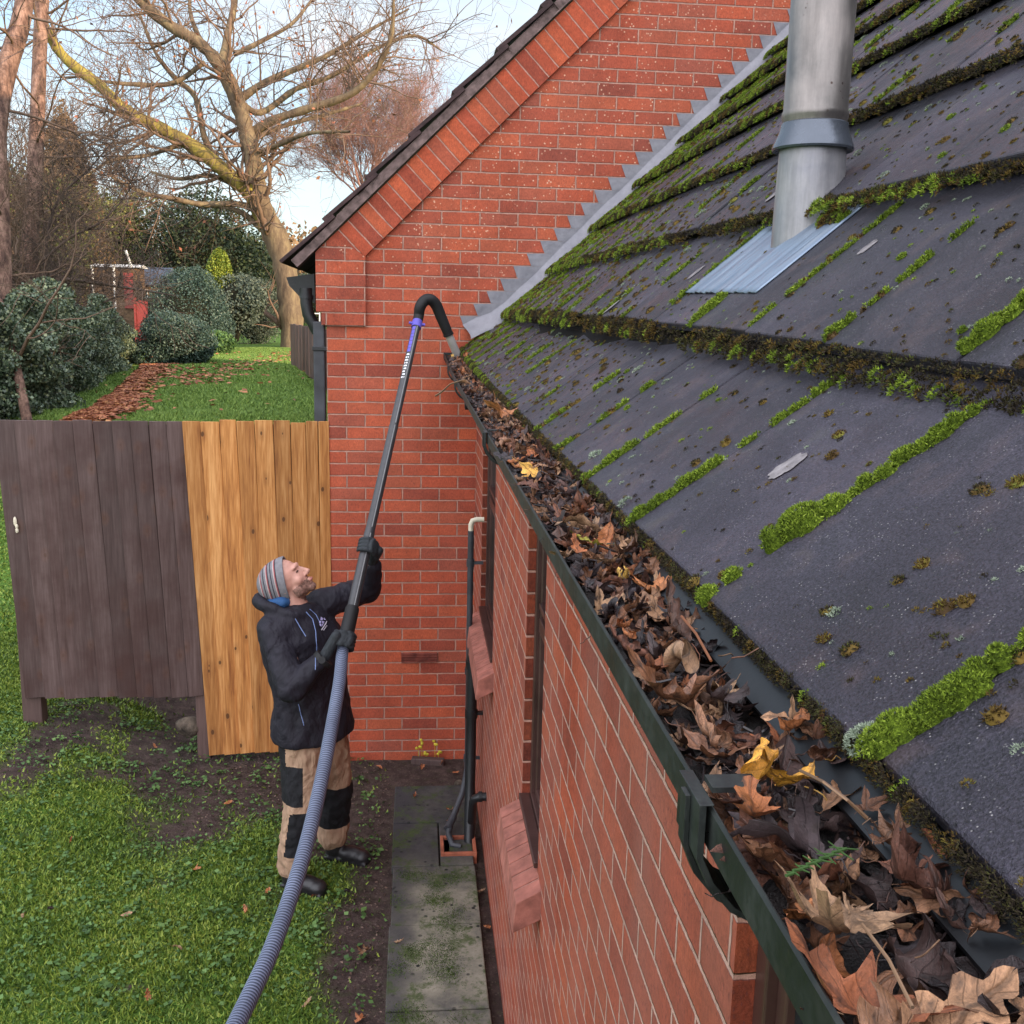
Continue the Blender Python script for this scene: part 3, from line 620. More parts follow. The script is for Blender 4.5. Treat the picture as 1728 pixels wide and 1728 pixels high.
# ---------------------------------------------------------------- moss
def blades(P, Nn, L_, W_, spread=.9, k=3):
    """k little pointed leaves per point"""
    n = len(P); P = np.repeat(P, k, 0); Nn = np.repeat(Nn, k, 0); L_ = np.repeat(L_, k)*rng.uniform(.6, 1.3, n*k); W_ = np.repeat(W_, k)
    d = Nn+rng.normal(0, spread*.6, (n*k, 3)); d /= np.linalg.norm(d, axis=1)[:,None]
    s_ = np.cross(d, rng.normal(0, 1, (n*k, 3))); s_ /= np.linalg.norm(s_, axis=1)[:,None]
    s_ *= (W_*.5)[:,None]; tip = P+d*L_[:,None]
    v = np.stack([P-s_, P+s_, tip], 1).reshape(-1, 3); return v, np.arange(len(v)).reshape(-1, 3)
def cushion_pts(c, U, Vv, Nn, a, b, h, n):
    """points and normals on a low ellipsoid cushion"""
    ph = rng.uniform(0, 2*math.pi, n); q = np.sqrt(rng.uniform(0, 1, n))
    x, y = q*np.cos(ph), q*np.sin(ph); z = np.sqrt(np.maximum(0, 1-q**2*.98))
    P = c+np.outer(x*a, U)+np.outer(y*b, Vv)+np.outer(z*h, Nn)
    N_ = np.outer(x*.9, U)+np.outer(y*.9, Vv)+np.outer(z+.25, Nn); return P, N_/np.linalg.norm(N_, axis=1)[:,None]
def dome(c, U, Vv, Nn, a, b, h):
    na = 12; V0 = [c+Nn*h]; r_ = rng.normal(0, .09, (3, na))
    for q, (rr, zz) in enumerate(((.45, .88), (.8, .58), (1.02, -.08))):
        for j in range(na): an = 2*math.pi*j/na; V0.append(c+U*a*rr*(1+r_[q,j])*math.cos(an)+Vv*b*rr*(1+r_[q,j])*math.sin(an)+Nn*h*zz*(1+r_[q,j]))
    F_ = [(0, 1+j, 1+(j+1)%na) for j in range(na)]
    for q in range(2):
        for j in range(na): i0, i1, i2, i3 = 1+q*na+j, 1+q*na+(j+1)%na, 1+(q+1)*na+(j+1)%na, 1+(q+1)*na+j; F_ += [(i0,i3,i2), (i0,i2,i1)]
    return np.array(V0), np.array(F_)
def moss_mat(name, stops, sc=14):
    t = NT(name, .85, .2); r = t.rnd(); co = t.co(); n = t.noise(co, sc, 4)
    t.col(t.ramp(t.math('ADD', t.math('MULTIPLY', r, .45), t.math('MULTIPLY', n, .6)), stops))
    t.b.inputs['Subsurface Weight'].default_value = 0; return t.m
M['moss'] = moss_mat('moss_green', [(.2, (.030,.045,.008)), (.42, (.090,.135,.012)), (.62, (.18,.255,.022)), (.85, (.34,.42,.06))])
M['moss_dark'] = moss_mat('moss_dark', [(.2, (.010,.008,.007)), (.5, (.030,.021,.013)), (.7, (.050,.045,.014)), (.9, (.10,.13,.02))], 9)
M['moss_brown'] = moss_mat('moss_brown', [(.2, (.020,.013,.008)), (.45, (.070,.040,.012)), (.65, (.13,.085,.016)), (.85, (.16,.17,.03))], 20)
M['moss_grey'] = moss_mat('moss_grey', [(.2, (.09,.12,.08)), (.8, (.36,.42,.31))], 30)
def core_mat():
    t = NT('moss_cushion', .9, .1); co = t.co(); n = t.noise(co, 330, 4, .7); n2 = t.noise(co, 30, 3)
    t.col(t.mix(1, t.ramp(n, [(.3, (.020,.032,.005)), (.5, (.075,.115,.010)), (.7, (.19,.27,.025))]), t.ramp(n2, [(.3, .7), (.7, 1.25)]), 'MULTIPLY')); t.bump(n, 1., .006); return t.m
M['moss_core'] = core_mat()
acc = {k: [] for k in ('moss', 'moss_dark', 'moss_brown', 'moss_grey', 'moss_core')}
def frame(n):
    d = slope(n); L_ = math.hypot(*d); return np.array([d[0]/L_,0,d[1]/L_]), np.array([0,1.,0]), np.array([-d[1]/L_,0,d[0]/L_]), L_
def cush(key, n, t_, y, a, b, h, cnt=None, bl=None, k=3):
    U, Vv, Nn, L_ = frame(n); c = rpt(n, t_, y, 0); dc = np.linalg.norm(c-CAM)
    bl = bl or .0034*min(max(dc, .8), 3)**.75
    if cnt is None: cnt = int(min(2600, max(6, a*b/(bl*.33)**2*1.15)))
    if a*b > 2e-5 and key != 'moss_grey': acc['moss_core' if key == 'moss' else 'moss_brown'].append(dome(c, U, Vv, Nn, a*.96, b*.96, h*.92))
    P, N_ = cushion_pts(c, U, Vv, Nn, a, b, h, cnt); acc[key].append(blades(P, N_, np.full(cnt, bl), np.full(cnt, bl*.5), .8, k))
def strip(key, n, y, t0, t1, wd, h=None, key2=None, jag=.35):
    L_ = frame(n)[3]; ln = (t1-t0)*L_; m = max(1, int(ln/(wd*.55)))
    for i in range(m+1):
        t_ = t0+(t1-t0)*(i/m if m else 0); ww = wd*(.65+jag*random.random()*1.6)*(.75 if i in (0, m) else 1)
        kk = key2 if key2 and random.random() < .28 else key
        cush(kk, n, t_, y+random.uniform(-1,1)*wd*.16, ww*.62, ww*.5, (h or wd*.48)*random.uniform(.7, 1.2))
# hand-placed strips of the two nearest courses (course, joint y, t0, t1, width)
J0 = {k: -4.955+.353*k for k in range(-4, 10)}; J1 = {k: -4.885+.34*k for k in range(-4, 10)}
for s_ in [(0,J0[-2],.02,.30,.024),(0,J0[-2],.30,.36,.012),(0,J0[-2],.38,1.0,.028),(0,J0[-1],0,.09,.028),(0,J0[-1],.25,.44,.046),(0,J0[-1],.44,.56,.018),(0,J0[-1],.56,.68,.026),(0,J0[-1],.70,.92,.027),
           (0,J0[0],0,.10,.022),(0,J0[0],.10,.42,.019),(0,J0[0],.52,.60,.014),(0,J0[0],.68,.82,.018),(0,J0[0],.88,1.0,.018),
           (0,J0[1],.0,.30,.020),(0,J0[1],.38,.56,.016),(0,J0[1],.7,.78,.014),(0,J0[2],0,.10,.018),(0,J0[2],.30,.5,.015),(0,J0[2],.62,.7,.014),(0,J0[3],.0,.3,.015),(0,J0[3],.5,.7,.014),
           (1,J1[-1],.05,.50,.023),(1,J1[-1],.60,.98,.022),(1,J1[-1]-.34,.1,.9,.024),(1,J1[0],.02,.15,.020),(1,J1[0],.20,.32,.012),(1,J1[0],.40,.55,.015),(1,J1[0],.66,.78,.012),(1,J1[1],.06,.20,.014),(1,J1[1],.30,.74,.016),(1,J1[1],.78,1.0,.017),
           (1,J1[2],.0,.05,.018),(1,J1[2],.06,.24,.030),(1,J1[3],.2,.26,.018),(1,J1[3],.3,.4,.022),(1,J1[3],.5,1,.016)]:
    strip('moss', *s_, key2='moss_brown' if s_[4] < .02 and random.random() < .5 else None)
done = {(0,J0[k]) for k in range(-2,4)}|{(1,J1[k]) for k in range(-2,4)}
for n in range(NC-1):
    for y in jt[n]:
        if y < -6.6 or any(a == n and abs(b-y) < .03 for a, b in done): continue
        pc = rpt(n, .5, y); D = np.linalg.norm(pc-CAM); near_g = sstep(-2.6, -.4, y)
        dens = .35+.55*near_g+(.15 if n < 2 else 0)+.12*sstep(-4.6,-3.2,y); t_ = 0
        while t_ < 1:
            ln = random.uniform(.08, .38)
            if random.random() < dens: strip('moss', n, y, t_, min(1, t_+ln), random.uniform(.009, .016)+.006*near_g, key2='moss_brown' if random.random() < .4 else 'moss_dark' if random.random() < .4 else None)
            t_ += ln+random.uniform(.02, .28)*(1.2-near_g)
# bands of moss under the leading edge of every course
for n in range(1, NC):
    y = -6.7
    while y < -.05:
        e_ = edge(n); lf_ = float(lift(n, y)); D = math.hypot(y-CAM[1], e_[0]-CAM[0]); st = .008+.0035*max(D-1, 0); near_g = float(sstep(-3.6, -.6, y))
        m_ = mnoise.noise(Vector((y*2.6, n*7.3, 0)))+.35*mnoise.noise(Vector((y*11, n*3, 5))); hmax = .044 if n == 1 else .034
        fill = min(1, max(.10, .38+m_*1.15+.5*near_g))
        for lay in range(3):
            if m_ < -.22 and random.random() < .6 and near_g < .5: continue
            q = (lay+random.random())/3
            g_ = random.random() < (.10+1.0*m_+.62*near_g+(.20 if lay < 2 else -.15)) 
            if q > fill*1.1: g_ = False
            key = 'moss' if g_ and random.random() < .62 else ('moss_brown' if random.random() < .30 else 'moss_dark')
            base = np.array([e_[0]-.004-.020*(1-q)*fill, y+random.uniform(-.004,.004), e_[1]+lf_-hmax+q*(hmax-.006)])
            r_ = (st*random.uniform(.6, 1.15)+.0005)*(1.25 if n == 1 else 1.05)*(.85 if q < fill*1.1 else .6); Nn = np.array([-.75,0,.66]); U = np.array([.66,0,.75])
            cnt = int(min(420, max(10, (r_/(.0042*min(max(D,.8),3)**.55*.33))**2*1.0))); bl = .0042*min(max(D, .8), 3)**.6
            P, N_ = cushion_pts(base, U, np.array([0,1.,0]), Nn, r_*.9, r_, r_*.75, cnt); acc[key].append(blades(P, N_, np.full(cnt, bl), np.full(cnt, bl*.42), .9, 2))
        y += st*1.15
# eaves edge: crumbly dark debris and moss hanging under the first course
y = -6.4
while y < -.02:
    e_ = edge(0); lf_ = float(lift(0, y)); D = math.hypot(y-CAM[1], .4); st = .006+.003*max(D-1, 0); near_g = float(sstep(-3.8, -.5, y)); m_ = mnoise.noise(Vector((y*5, 1, 9)))
    for lay in range(3):
        if random.random() < .95:
            gkey = 'moss' if random.random() < .02+.5*near_g+max(0, m_-.25)*.5 else ('moss_brown' if random.random() < .25 else 'moss_dark')
            base = np.array([e_[0]-.001+.003*lay, y+random.uniform(-.003,.003), e_[1]+lf_-.003-.0065*lay]); r_ = (st*random.uniform(.7,1.3)+.001)*(.75+.25*near_g)
            cnt = int(min(260, max(8, (r_/(.0042*min(max(D,.8),3)**.55*.33))**2*1.6))); bl = .0026*min(max(D,.8),3)**.6
            P, N_ = cushion_pts(base, np.array([.6,0,.8]), np.array([0,1.,0]), np.array([-.8,0,.6]), r_*.8, r_, r_*.6, cnt); acc[gkey].append(blades(P, N_, np.full(cnt, bl), np.full(cnt, bl*.4), .9, 2))
    y += st*1.1
# small specks and cushions scattered over the tiles
for n in range(NC-1):
    area_n = 1300 if n < 3 else 620
    for _ in range(area_n):
        y = -6.4*random.random()**.85; t_ = random.random(); D = np.linalg.norm(rpt(n, t_, y)-CAM); big = random.random() < .13
        r_ = random.uniform(.0016, .0042) if not big else random.uniform(.0045, .0095)
        if D > 2.5: r_ *= 1.5
        key = random.choice(['moss_brown','moss_brown','moss_dark','moss_dark','moss_grey','moss'])
        cush(key, n, t_, y, r_, r_*1.1, r_*.6, cnt=int(min(90, 10+r_*7000)), bl=.0020 if not big else .0030, k=2)
    # denser moss against the gable flashing
    for _ in range(70): cush(random.choice(['moss','moss','moss_dark','moss_brown']), n, random.random(), -.03-.75*random.random()**2, .014, .010, .007, cnt=22, bl=.007)
cush('moss_grey', 0, .01, -5.650, .013, .013, .010); cush('moss_grey', 0, .04, -4.86, .010, .008, .006); cush('moss_grey', 0, .12, -4.50, .013, .009, .007); cush('moss_brown', 1, .97, -4.28, .03, .02, .016)
for i in range(10): cush('moss' if i % 2 else 'moss_dark', 1, .94+.06*random.random(), -4.24-.012*i, .016, .014, .014)
for key, lab in (('moss', 'bright green moss growing along the joints between the roof tiles'), ('moss_dark', 'dark crumbly moss and dirt under the front edges of the roof tiles'), ('moss_brown', 'brown and ochre moss dotted over the roof tiles'), ('moss_grey', 'small pale grey-green moss cushions on the roof tiles'), ('moss_core', 'plump green moss cushions swelling out of the tile joints')):
    vs, fs, b = [], [], 0
    for v, f in acc[key]: vs.append(v); fs.append(f+b); b += len(v)
    me = np_mesh(key, np.concatenate(vs), np.concatenate(fs)); nm = {'moss':'green_moss','moss_dark':'dark_moss','moss_brown':'brown_moss','moss_grey':'grey_moss','moss_core':'moss_cushions'}[key]
    tag(link(nm, me, M[key], smooth=(key == 'moss_core')), lab, 'moss', kind='stuff')
print('moss tris', {k: sum(len(f) for _, f in a) for k, a in acc.items()})
# pale lichen discs
M['lichen'] = plain('lichen', (.22,.20,.205), .9, .2, var=.3, sc=60, bump=.4)
lc = MB()
for (n, t_, y, a, b) in [(0,.52,-5.124,.026,.017),(1,.656,-4.627,.020,.014),(2,.25,-3.95,.020,.014),(2,.25,-3.75,.030,.020),(2,.05,-4.18,.022,.02),(1,.55,-3.72,.026,.018),(1,.12,-3.2,.03,.02),(0,.3,-5.9,.02,.01)]:
    U, Vv, Nn, L_ = frame(n); c = rpt(n, t_, y, .0030); ring = [c+(U*a*math.cos(q*math.pi/22)+Vv*b*math.sin(q*math.pi/22))*(1+.22*mnoise.noise(Vector((math.cos(q*math.pi/22)*2.2, math.sin(q*math.pi/22)*2.2, y)))+.10*mnoise.noise(Vector((math.cos(q*math.pi/22)*8, math.sin(q*math.pi/22)*8, y)))) for q in range(44)]
    lc.add([c+Nn*.0006]+ring, [(0, i+1, (i+1)%44+1) for i in range(44)])
tag(lc.build('lichen_patches', M['lichen'], smooth=True), 'pale round lichen patches dotted on the dark roof tiles', 'lichen', kind='stuff')

# ---------------------------------------------------------------- leaves
def leaf_mat(name, stops, wet=.5, radial=False):
    t = NT(name, .5, .45); uvn = t.N('UVMap'); uv = uvn.outputs[0]; U, Vq, _ = t.sep(uv); oi = t.N('ObjectInfo').outputs['Random']
    r = t.math('FRACT', t.math('ADD', oi, t.rnd()))
    v3 = t.N('VectorMath', operation='ADD'); t.L(uv, v3.inputs[0]); t.L(t.comb(t.math('MULTIPLY', r, 50.), t.math('MULTIPLY', r, 31.), 0.), v3.inputs[1])
    c = t.ramp(r, stops); bl = t.noise(v3.outputs[0], 3.2, 6, .65)
    c = t.mix(1, c, t.ramp(bl, [(.28, .32), (.48, .85), (.72, 1.4)]), 'MULTIPLY')
    c = t.mix(t.ramp(t.noise(v3.outputs[0], 7, 3), [(.58, 0), (.68, .7)]), c, (.030,.018,.014))
    if radial:
        ang = t.math('ARCTAN2', U, t.math('ADD', Vq, .02)); rad = t.math('SQRT', t.math('ADD', t.math('MULTIPLY', U, U), t.math('MULTIPLY', Vq, Vq)))
        s_ = t.math('ABSOLUTE', t.math('SUBTRACT', t.math('FRACT', t.math('ADD', t.math('DIVIDE', ang, .72), .5)), .5)); mid = t.math('MULTIPLY', s_, t.math('MULTIPLY', rad, .72))
        side = t.math('ABSOLUTE', t.math('SINE', t.math('MULTIPLY', t.math('SUBTRACT', rad, t.math('MULTIPLY', mid, 1.2)), 34.)))
    else:
        mid = t.math('ABSOLUTE', U); side = t.math('ABSOLUTE', t.math('SINE', t.math('MULTIPLY', t.math('SUBTRACT', Vq, t.math('MULTIPLY', mid, .9)), 26.)))
    vm_ = t.ramp(mid, [(.010, 1.), (.022, 0.)]); vs_ = t.ramp(side, [(.05, .8), (.16, 0.)]); ve = t.math('MAXIMUM', vm_, vs_)
    c = t.mix(t.math('MULTIPLY', ve, .8), c, t.mix(1, c, .42, 'MULTIPLY'))
    c = t.mix(1, c, t.ramp(t.noise(v3.outputs[0], 42, 4, .8), [(.3, .55), (.7, 1.35)]), 'MULTIPLY')
    t.col(c); t.rough(t.ramp(t.math('ADD', t.math('MULTIPLY', r, .5), t.math('MULTIPLY', bl, .5)), [(.35, .18+.3*(1-wet)), (.65, .65)]))
    fn_ = t.noise(v3.outputs[0], 38, 5, .75); h = t.math('ADD', t.math('MULTIPLY', ve, -.8), t.math('MULTIPLY', t.math('ADD', t.noise(v3.outputs[0], 12, 4), fn_), .8)); t.bump(h, .6, .002); return t.m
browns = [(0, (.13,.056,.030)), (.15, (.21,.090,.045)), (.3, (.30,.155,.080)), (.45, (.075,.034,.026)), (.6, (.20,.070,.034)), (.75, (.38,.215,.115)), (.88, (.28,.085,.030)), (1, (.11,.060,.050))]
M['leaf_oak'] = leaf_mat('dead_oak_leaf', browns, .6); M['leaf_maple'] = leaf_mat('dead_maple_leaf', browns, .55, True)
M['leaf_wet'] = leaf_mat('wet_black_leaf', [(0, (.020,.014,.016)), (.4, (.045,.028,.027)), (.7, (.075,.040,.034)), (1, (.035,.028,.034))], 1.)
M['leaf_tan'] = leaf_mat('pale_tan_leaf', [(0, (.28,.160,.088)), (1, (.40,.235,.130))], .2, True)
M['leaf_yellow'] = leaf_mat('yellow_leaf', [(0, (.75,.38,.045)), (.5, (.66,.29,.04)), (1, (.70,.44,.10))], .2)
M['leaf_orange'] = leaf_mat('orange_leaf', [(0, (.44,.165,.058)), (1, (.34,.100,.032))], .3)
M['leaf_green'] = leaf_mat('green_yellow_leaf', [(0, (.30,.27,.035)), (1, (.36,.30,.05))], .2)
def leaf_geo(kind, seed, curl=1.):
    r = np.random.default_rng(seed); V0 = []; UV = []; F = []
    if kind == 'oak':
        nv, nu = 22, 6
        for i in range(nv+1):
            v = i/nv; wd = .26*(math.sin(math.pi*min(1, v**.85))**.75)*(.72+.30*math.cos(2*math.pi*(4.2*v+.1)))+.004
            for j in range(-nu, nu+1): V0.append((wd*j/nu*(1+.08*r.normal()*(abs(j) == nu)), v-.5+.05*abs(j)/nu, 0)); UV.append((wd*j/nu, v))
        k = 2*nu+1; F = [(i*k+j, i*k+j+1, (i+1)*k+j+1, (i+1)*k+j) for i in range(nv) for j in range(2*nu)]
    elif kind == 'plain':
        nv, nu = 16, 5
        for i in range(nv+1):
            v = i/nv; wd = .23*math.sin(math.pi*v**.9)**.9+.003
            for j in range(-nu, nu+1): V0.append((wd*j/nu, v-.5, 0)); UV.append((wd*j/nu, v))
        k = 2*nu+1; F = [(i*k+j, i*k+j+1, (i+1)*k+j+1, (i+1)*k+j) for i in range(nv) for j in range(2*nu)]
    else:                                                            # maple / sycamore
        na, nr = 84, 7; lobes = [(0, .62), (.85, .54), (-.85, .54), (1.75, .36), (-1.75, .36)]
        V0.append((0, -.15, 0)); UV.append((0, 0))
        for q in range(1, nr+1):
            for j in range(na):
                th = -math.pi+2*math.pi*(j+.5)/na; rr_ = .10
                for a, L_ in lobes: rr_ = max(rr_, L_*max(0, 1-(abs(th-a)/.44)**1.35)**.6 if abs(th-a) < .44 else 0, L_*.70*math.exp(-((th-a)/.70)**2))
                if abs(th) > 2.5: rr_ = .14*(1-(abs(th)-2.5)*.9)+.03
                rr_ *= 1+(.10*math.sin(th*23+seed)+.06*math.sin(th*41))*(q/nr)**3
                x, y = rr_*q/nr*math.sin(th), rr_*q/nr*math.cos(th); V0.append((x, y-.15, 0)); UV.append((x, y))
        F = [(0, 1+j, 1+(j+1)%na) for j in range(na)]+[(1+(q-1)*na+j, 1+q*na+j, 1+q*na+(j+1)%na, 1+(q-1)*na+(j+1)%na) for q in range(1, nr) for j in range(na)]
    P = np.array(V0, float); a = r.uniform(0, math.pi) if kind == 'maple' else r.choice([0, .15, math.pi/2, .3]); c_, s_ = math.cos(a), math.sin(a)
    U_ = P[:,0]*c_+P[:,1]*s_; W_ = -P[:,0]*s_+P[:,1]*c_; R_ = (.16+.35*r.random())/max(curl, .05); sg = 1
    tt = U_/R_; tt = np.clip(tt, -2.6, 2.6); U2 = R_*np.sin(tt); Z2 = sg*R_*(1-np.cos(tt)); R2 = (.5+.9*r.random())/max(curl, .05)*r.choice([-1, 1, 1])
    Z2 = Z2+W_**2/(2*R2); P = np.stack([U2*c_-W_*s_, U2*s_+W_*c_, Z2], 1)
    ph = r.uniform(0, 9, 4); P[:,2] += .065*np.sin(P[:,0]*8+ph[0])*np.sin(P[:,1]*7+ph[1])+.028*np.sin(P[:,0]*19+ph[2])*np.sin(P[:,1]*21+ph[3])+.0035*r.normal(size=len(P)); P[:,:2] += .012*np.sin(P[:,1::-1]*31+ph[:2])
    # stalk
    base = np.array([0, -.5, P[:,2][np.argmin(P[:,1])]]) if kind != 'maple' else P[0]
    st = [base+np.array([.01*q+.02*math.sin(q), -.065*q, .012*q*q*(r.random()-.3)]) for q in range(5)]; b = len(P); SV = []
    for q, p_ in enumerate(st):
        for j in range(4): an = j*math.pi/2; SV.append(p_+.008*np.array([math.cos(an), 0, math.sin(an)])); UV.append((.0, .02*q))
    P = np.concatenate([P, np.array(SV)]); F = F+[(b+q*4+j, b+q*4+(j+1)%4, b+q*4+4+(j+1)%4, b+q*4+4+j) for q in range(4) for j in range(4)]
    return P, F, UV
def leaf_me(name, P, F, UV):
    me = bpy.data.meshes.new(name); me.from_pydata(P.tolist(), [], F); uvl = me.uv_layers.new(name='UVMap')
    li = np.zeros(len(me.loops), dtype=np.int32); me.loops.foreach_get('vertex_index', li); uvl.data.foreach_set('uv', np.array(UV, dtype=np.float32)[li].ravel())
    me.polygons.foreach_set('use_smooth', [True]*len(me.polygons)); me.update(); return me
TPL = {}
for kind, cnt in (('oak', 9), ('maple', 9), ('plain', 5)):
    TPL[kind] = [leaf_geo(kind, 100+i, .9+.42*(i % 4)) for i in range(cnt)]
LM = {}
def leaf_obj(kind, i, mat, loc, size, rot, label, group=None, name=None):
    key = (kind, i, mat)
    if key not in LM: LM[key] = leaf_me('leaf_mesh', *TPL[kind][i]); LM[key].materials.append(M[mat])
    o = bpy.data.objects.new(name or {'oak':'oak_leaf','maple':'maple_leaf','plain':'oval_leaf'}[kind], LM[key]); S.collection.objects.link(o)
    o.location = V(loc); o.scale = (size,)*3; o.rotation_euler = rot; return tag(o, label, 'leaf', group)
def leaf_cloud(name, items, mats, label, kind_='stuff', cat='leaves'):
    """items: (kind, i, loc, size, rot, matindex)"""
    vs, fs4, uvs, mi = [], [], [], []; b = 0; F_all = []
    for kd, i, loc, size, rot, m in items:
        P, F_, UV = TPL[kd][i]; from mathutils import Euler
        R_ = np.array(Euler(rot).to_matrix()); vs.append(P*size @ R_.T+np.array(loc)); uvs += UV; F_all += [tuple(b+q for q in f) for f in F_]; mi += [m]*len(F_); b += len(P)
    me = leaf_me(name, np.concatenate(vs), F_all, uvs)
    for m in mats: me.materials.append(M[m])
    me.polygons.foreach_set('material_index', mi); return tag(link(name, me, None), label, cat, kind=kind_)
# wet sludge in the gutter
sl_ = MB(); ys_ = np.arange(-7.4, -.02, .012); xs_ = np.linspace(-.180, -.082, 12); VV = []
for y in ys_:
    for j, x in enumerate(xs_):
        e_ = abs(j-5.5)/5.5
        VV.append((x, y, glip(y)-.030-.002*e_**3+.012*mnoise.noise(Vector((x*30, y*22, 1)))+.010*mnoise.noise(Vector((x*90, y*80, 2)))))
nn = len(xs_); sl_.add(VV, [(i*nn+j, i*nn+j+1, (i+1)*nn+j+1, (i+1)*nn+j) for i in range(len(ys_)-1) for j in range(nn-1)])
M['sludge'] = plain('sludge', (.022,.016,.015), .35, .6, var=.4, sc=50, bump=.9, bd=.006)
tag(sl_.build('wet_sludge', M['sludge'], smooth=True), 'black wet leaf mould filling the bottom of the gutter', 'sludge', kind='stuff')
def rrot(flat=.55): return (random.gauss(0, flat), random.gauss(0, flat), random.uniform(0, 6.283))
def topz(y): return glip(y)-.004+.012*mnoise.noise(Vector((y*3.1, 3, 3)))-.014*float(sstep(-4.9, -5.5, y))
items = []; mats_ = ['leaf_wet', 'leaf_oak', 'leaf_maple']
y = -6.6
while y < -.05:
    D = max(abs(y-CAM[1]), .3); 
    for _ in range(5 if y < -4.6 else 3):
        kd = random.choice(['oak','oak','maple','plain']); m = 0 if random.random() < .5 else (2 if kd == 'maple' else 1)
        items.append((kd, random.randrange(len(TPL[kd])), (random.uniform(-.178,-.104), y+random.uniform(-.02,.02), topz(y)-random.uniform(.004,.024)), random.uniform(.032,.060), rrot(.5), m))
    y += .021
leaf_cloud('leaf_litter', items, mats_, 'dark soggy mass of rotting leaves under the loose leaves in the gutter')
items = []
for _ in range(620):
    y = -6.3*random.random()**1.3
    if -5.55 < y < -5.1: continue
    kd = random.choice(['oak','oak','maple','plain']); items.append((kd, random.randrange(len(TPL[kd])), (random.uniform(-.114,-.090), y, glip(y)-.010+random.uniform(0,.014)), random.uniform(.026,.052), rrot(.45), 0 if random.random() < .3 else (2 if kd == 'maple' else 1)))
leaf_cloud('leaf_litter', items, mats_, 'broken dead leaves caught along the black tray under the tile edge')
# small bits and twigs
tw = MB()
for _ in range(420):
    y = -6.3*random.random(); a = random.uniform(0, 3.14); L_ = random.uniform(.012,.05); c = np.array([random.uniform(-.18,-.10), y, topz(y)+random.uniform(-.012,.004)]); d = np.array([math.cos(a), math.sin(a), random.gauss(0,.25)])*L_/2
    tw.tube([c-d, c+d*.2+rng.normal(0,.002,3), c+d], [.0010,.0012,.0007], 4)
tag(tw.build('twig_litter', M['leaf_wet'], smooth=True), 'short dark twigs and stalks mixed in the gutter leaves', 'twigs', kind='stuff')
# individual leaves on top
kword = {'oak':'oak leaf', 'maple':'maple leaf', 'plain':'oval leaf'}
ORD = ['']+'first second third fourth fifth sixth seventh eighth ninth tenth eleventh twelfth thirteenth fourteenth fifteenth sixteenth seventeenth eighteenth nineteenth twentieth'.split()
def ordw(k):
    tens = {2:'twenty', 3:'thirty', 4:'forty', 5:'fifty', 6:'sixty', 7:'seventy', 8:'eighty', 9:'ninety'}
    if k <= 20: return ORD[k]
    return (tens[k//10]+'-'+ORD[k%10]) if k % 10 else tens[k//10][:-1]+'ieth'
pile = []
for q in range(265):
    u_ = random.random(); y = -6.2+6.1*u_**1.6; kd = random.choices(['oak','maple','plain'], [.6,.20,.20])[0]; i = random.randrange(len(TPL[kd]))
    m = random.choices(['dry','wet','tan','orange','yellow'], [.56,.26,.07,.09,.02])[0]
    pile.append((y, kd, i, m, random.uniform(.034,.070)*(1.12 if kd == 'maple' else 1)*(.82 if y < -5.3 else 1), random.uniform(-.184,-.106), random.uniform(-.012,.009), rrot(.48 if y > -4.8 else .34)))
cntl = {}
for y, kd, i, m, size, x, dz, rot in sorted(pile):
    mat = {'dry': 'leaf_maple' if kd == 'maple' else 'leaf_oak', 'wet':'leaf_wet', 'tan':'leaf_tan', 'orange':'leaf_orange', 'yellow':'leaf_yellow'}[m]
    szw = 'large ' if size > .058 else 'small ' if size < .044 else ''
    cw = szw+{'dry':'curled brown', 'wet':'wet blackish', 'tan':'pale tan', 'orange':'orange brown', 'yellow':'yellow'}[m]
    cntl[(cw,kd)] = cntl.get((cw,kd), 0)+1
    leaf_obj(kd, i, mat, (x, y, topz(y)+dz), size, rot, f'{cw} {kword[kd]} in the gutter, {ordw(cntl[(cw,kd)])} such from the near end', 'dead leaves filling the gutter')
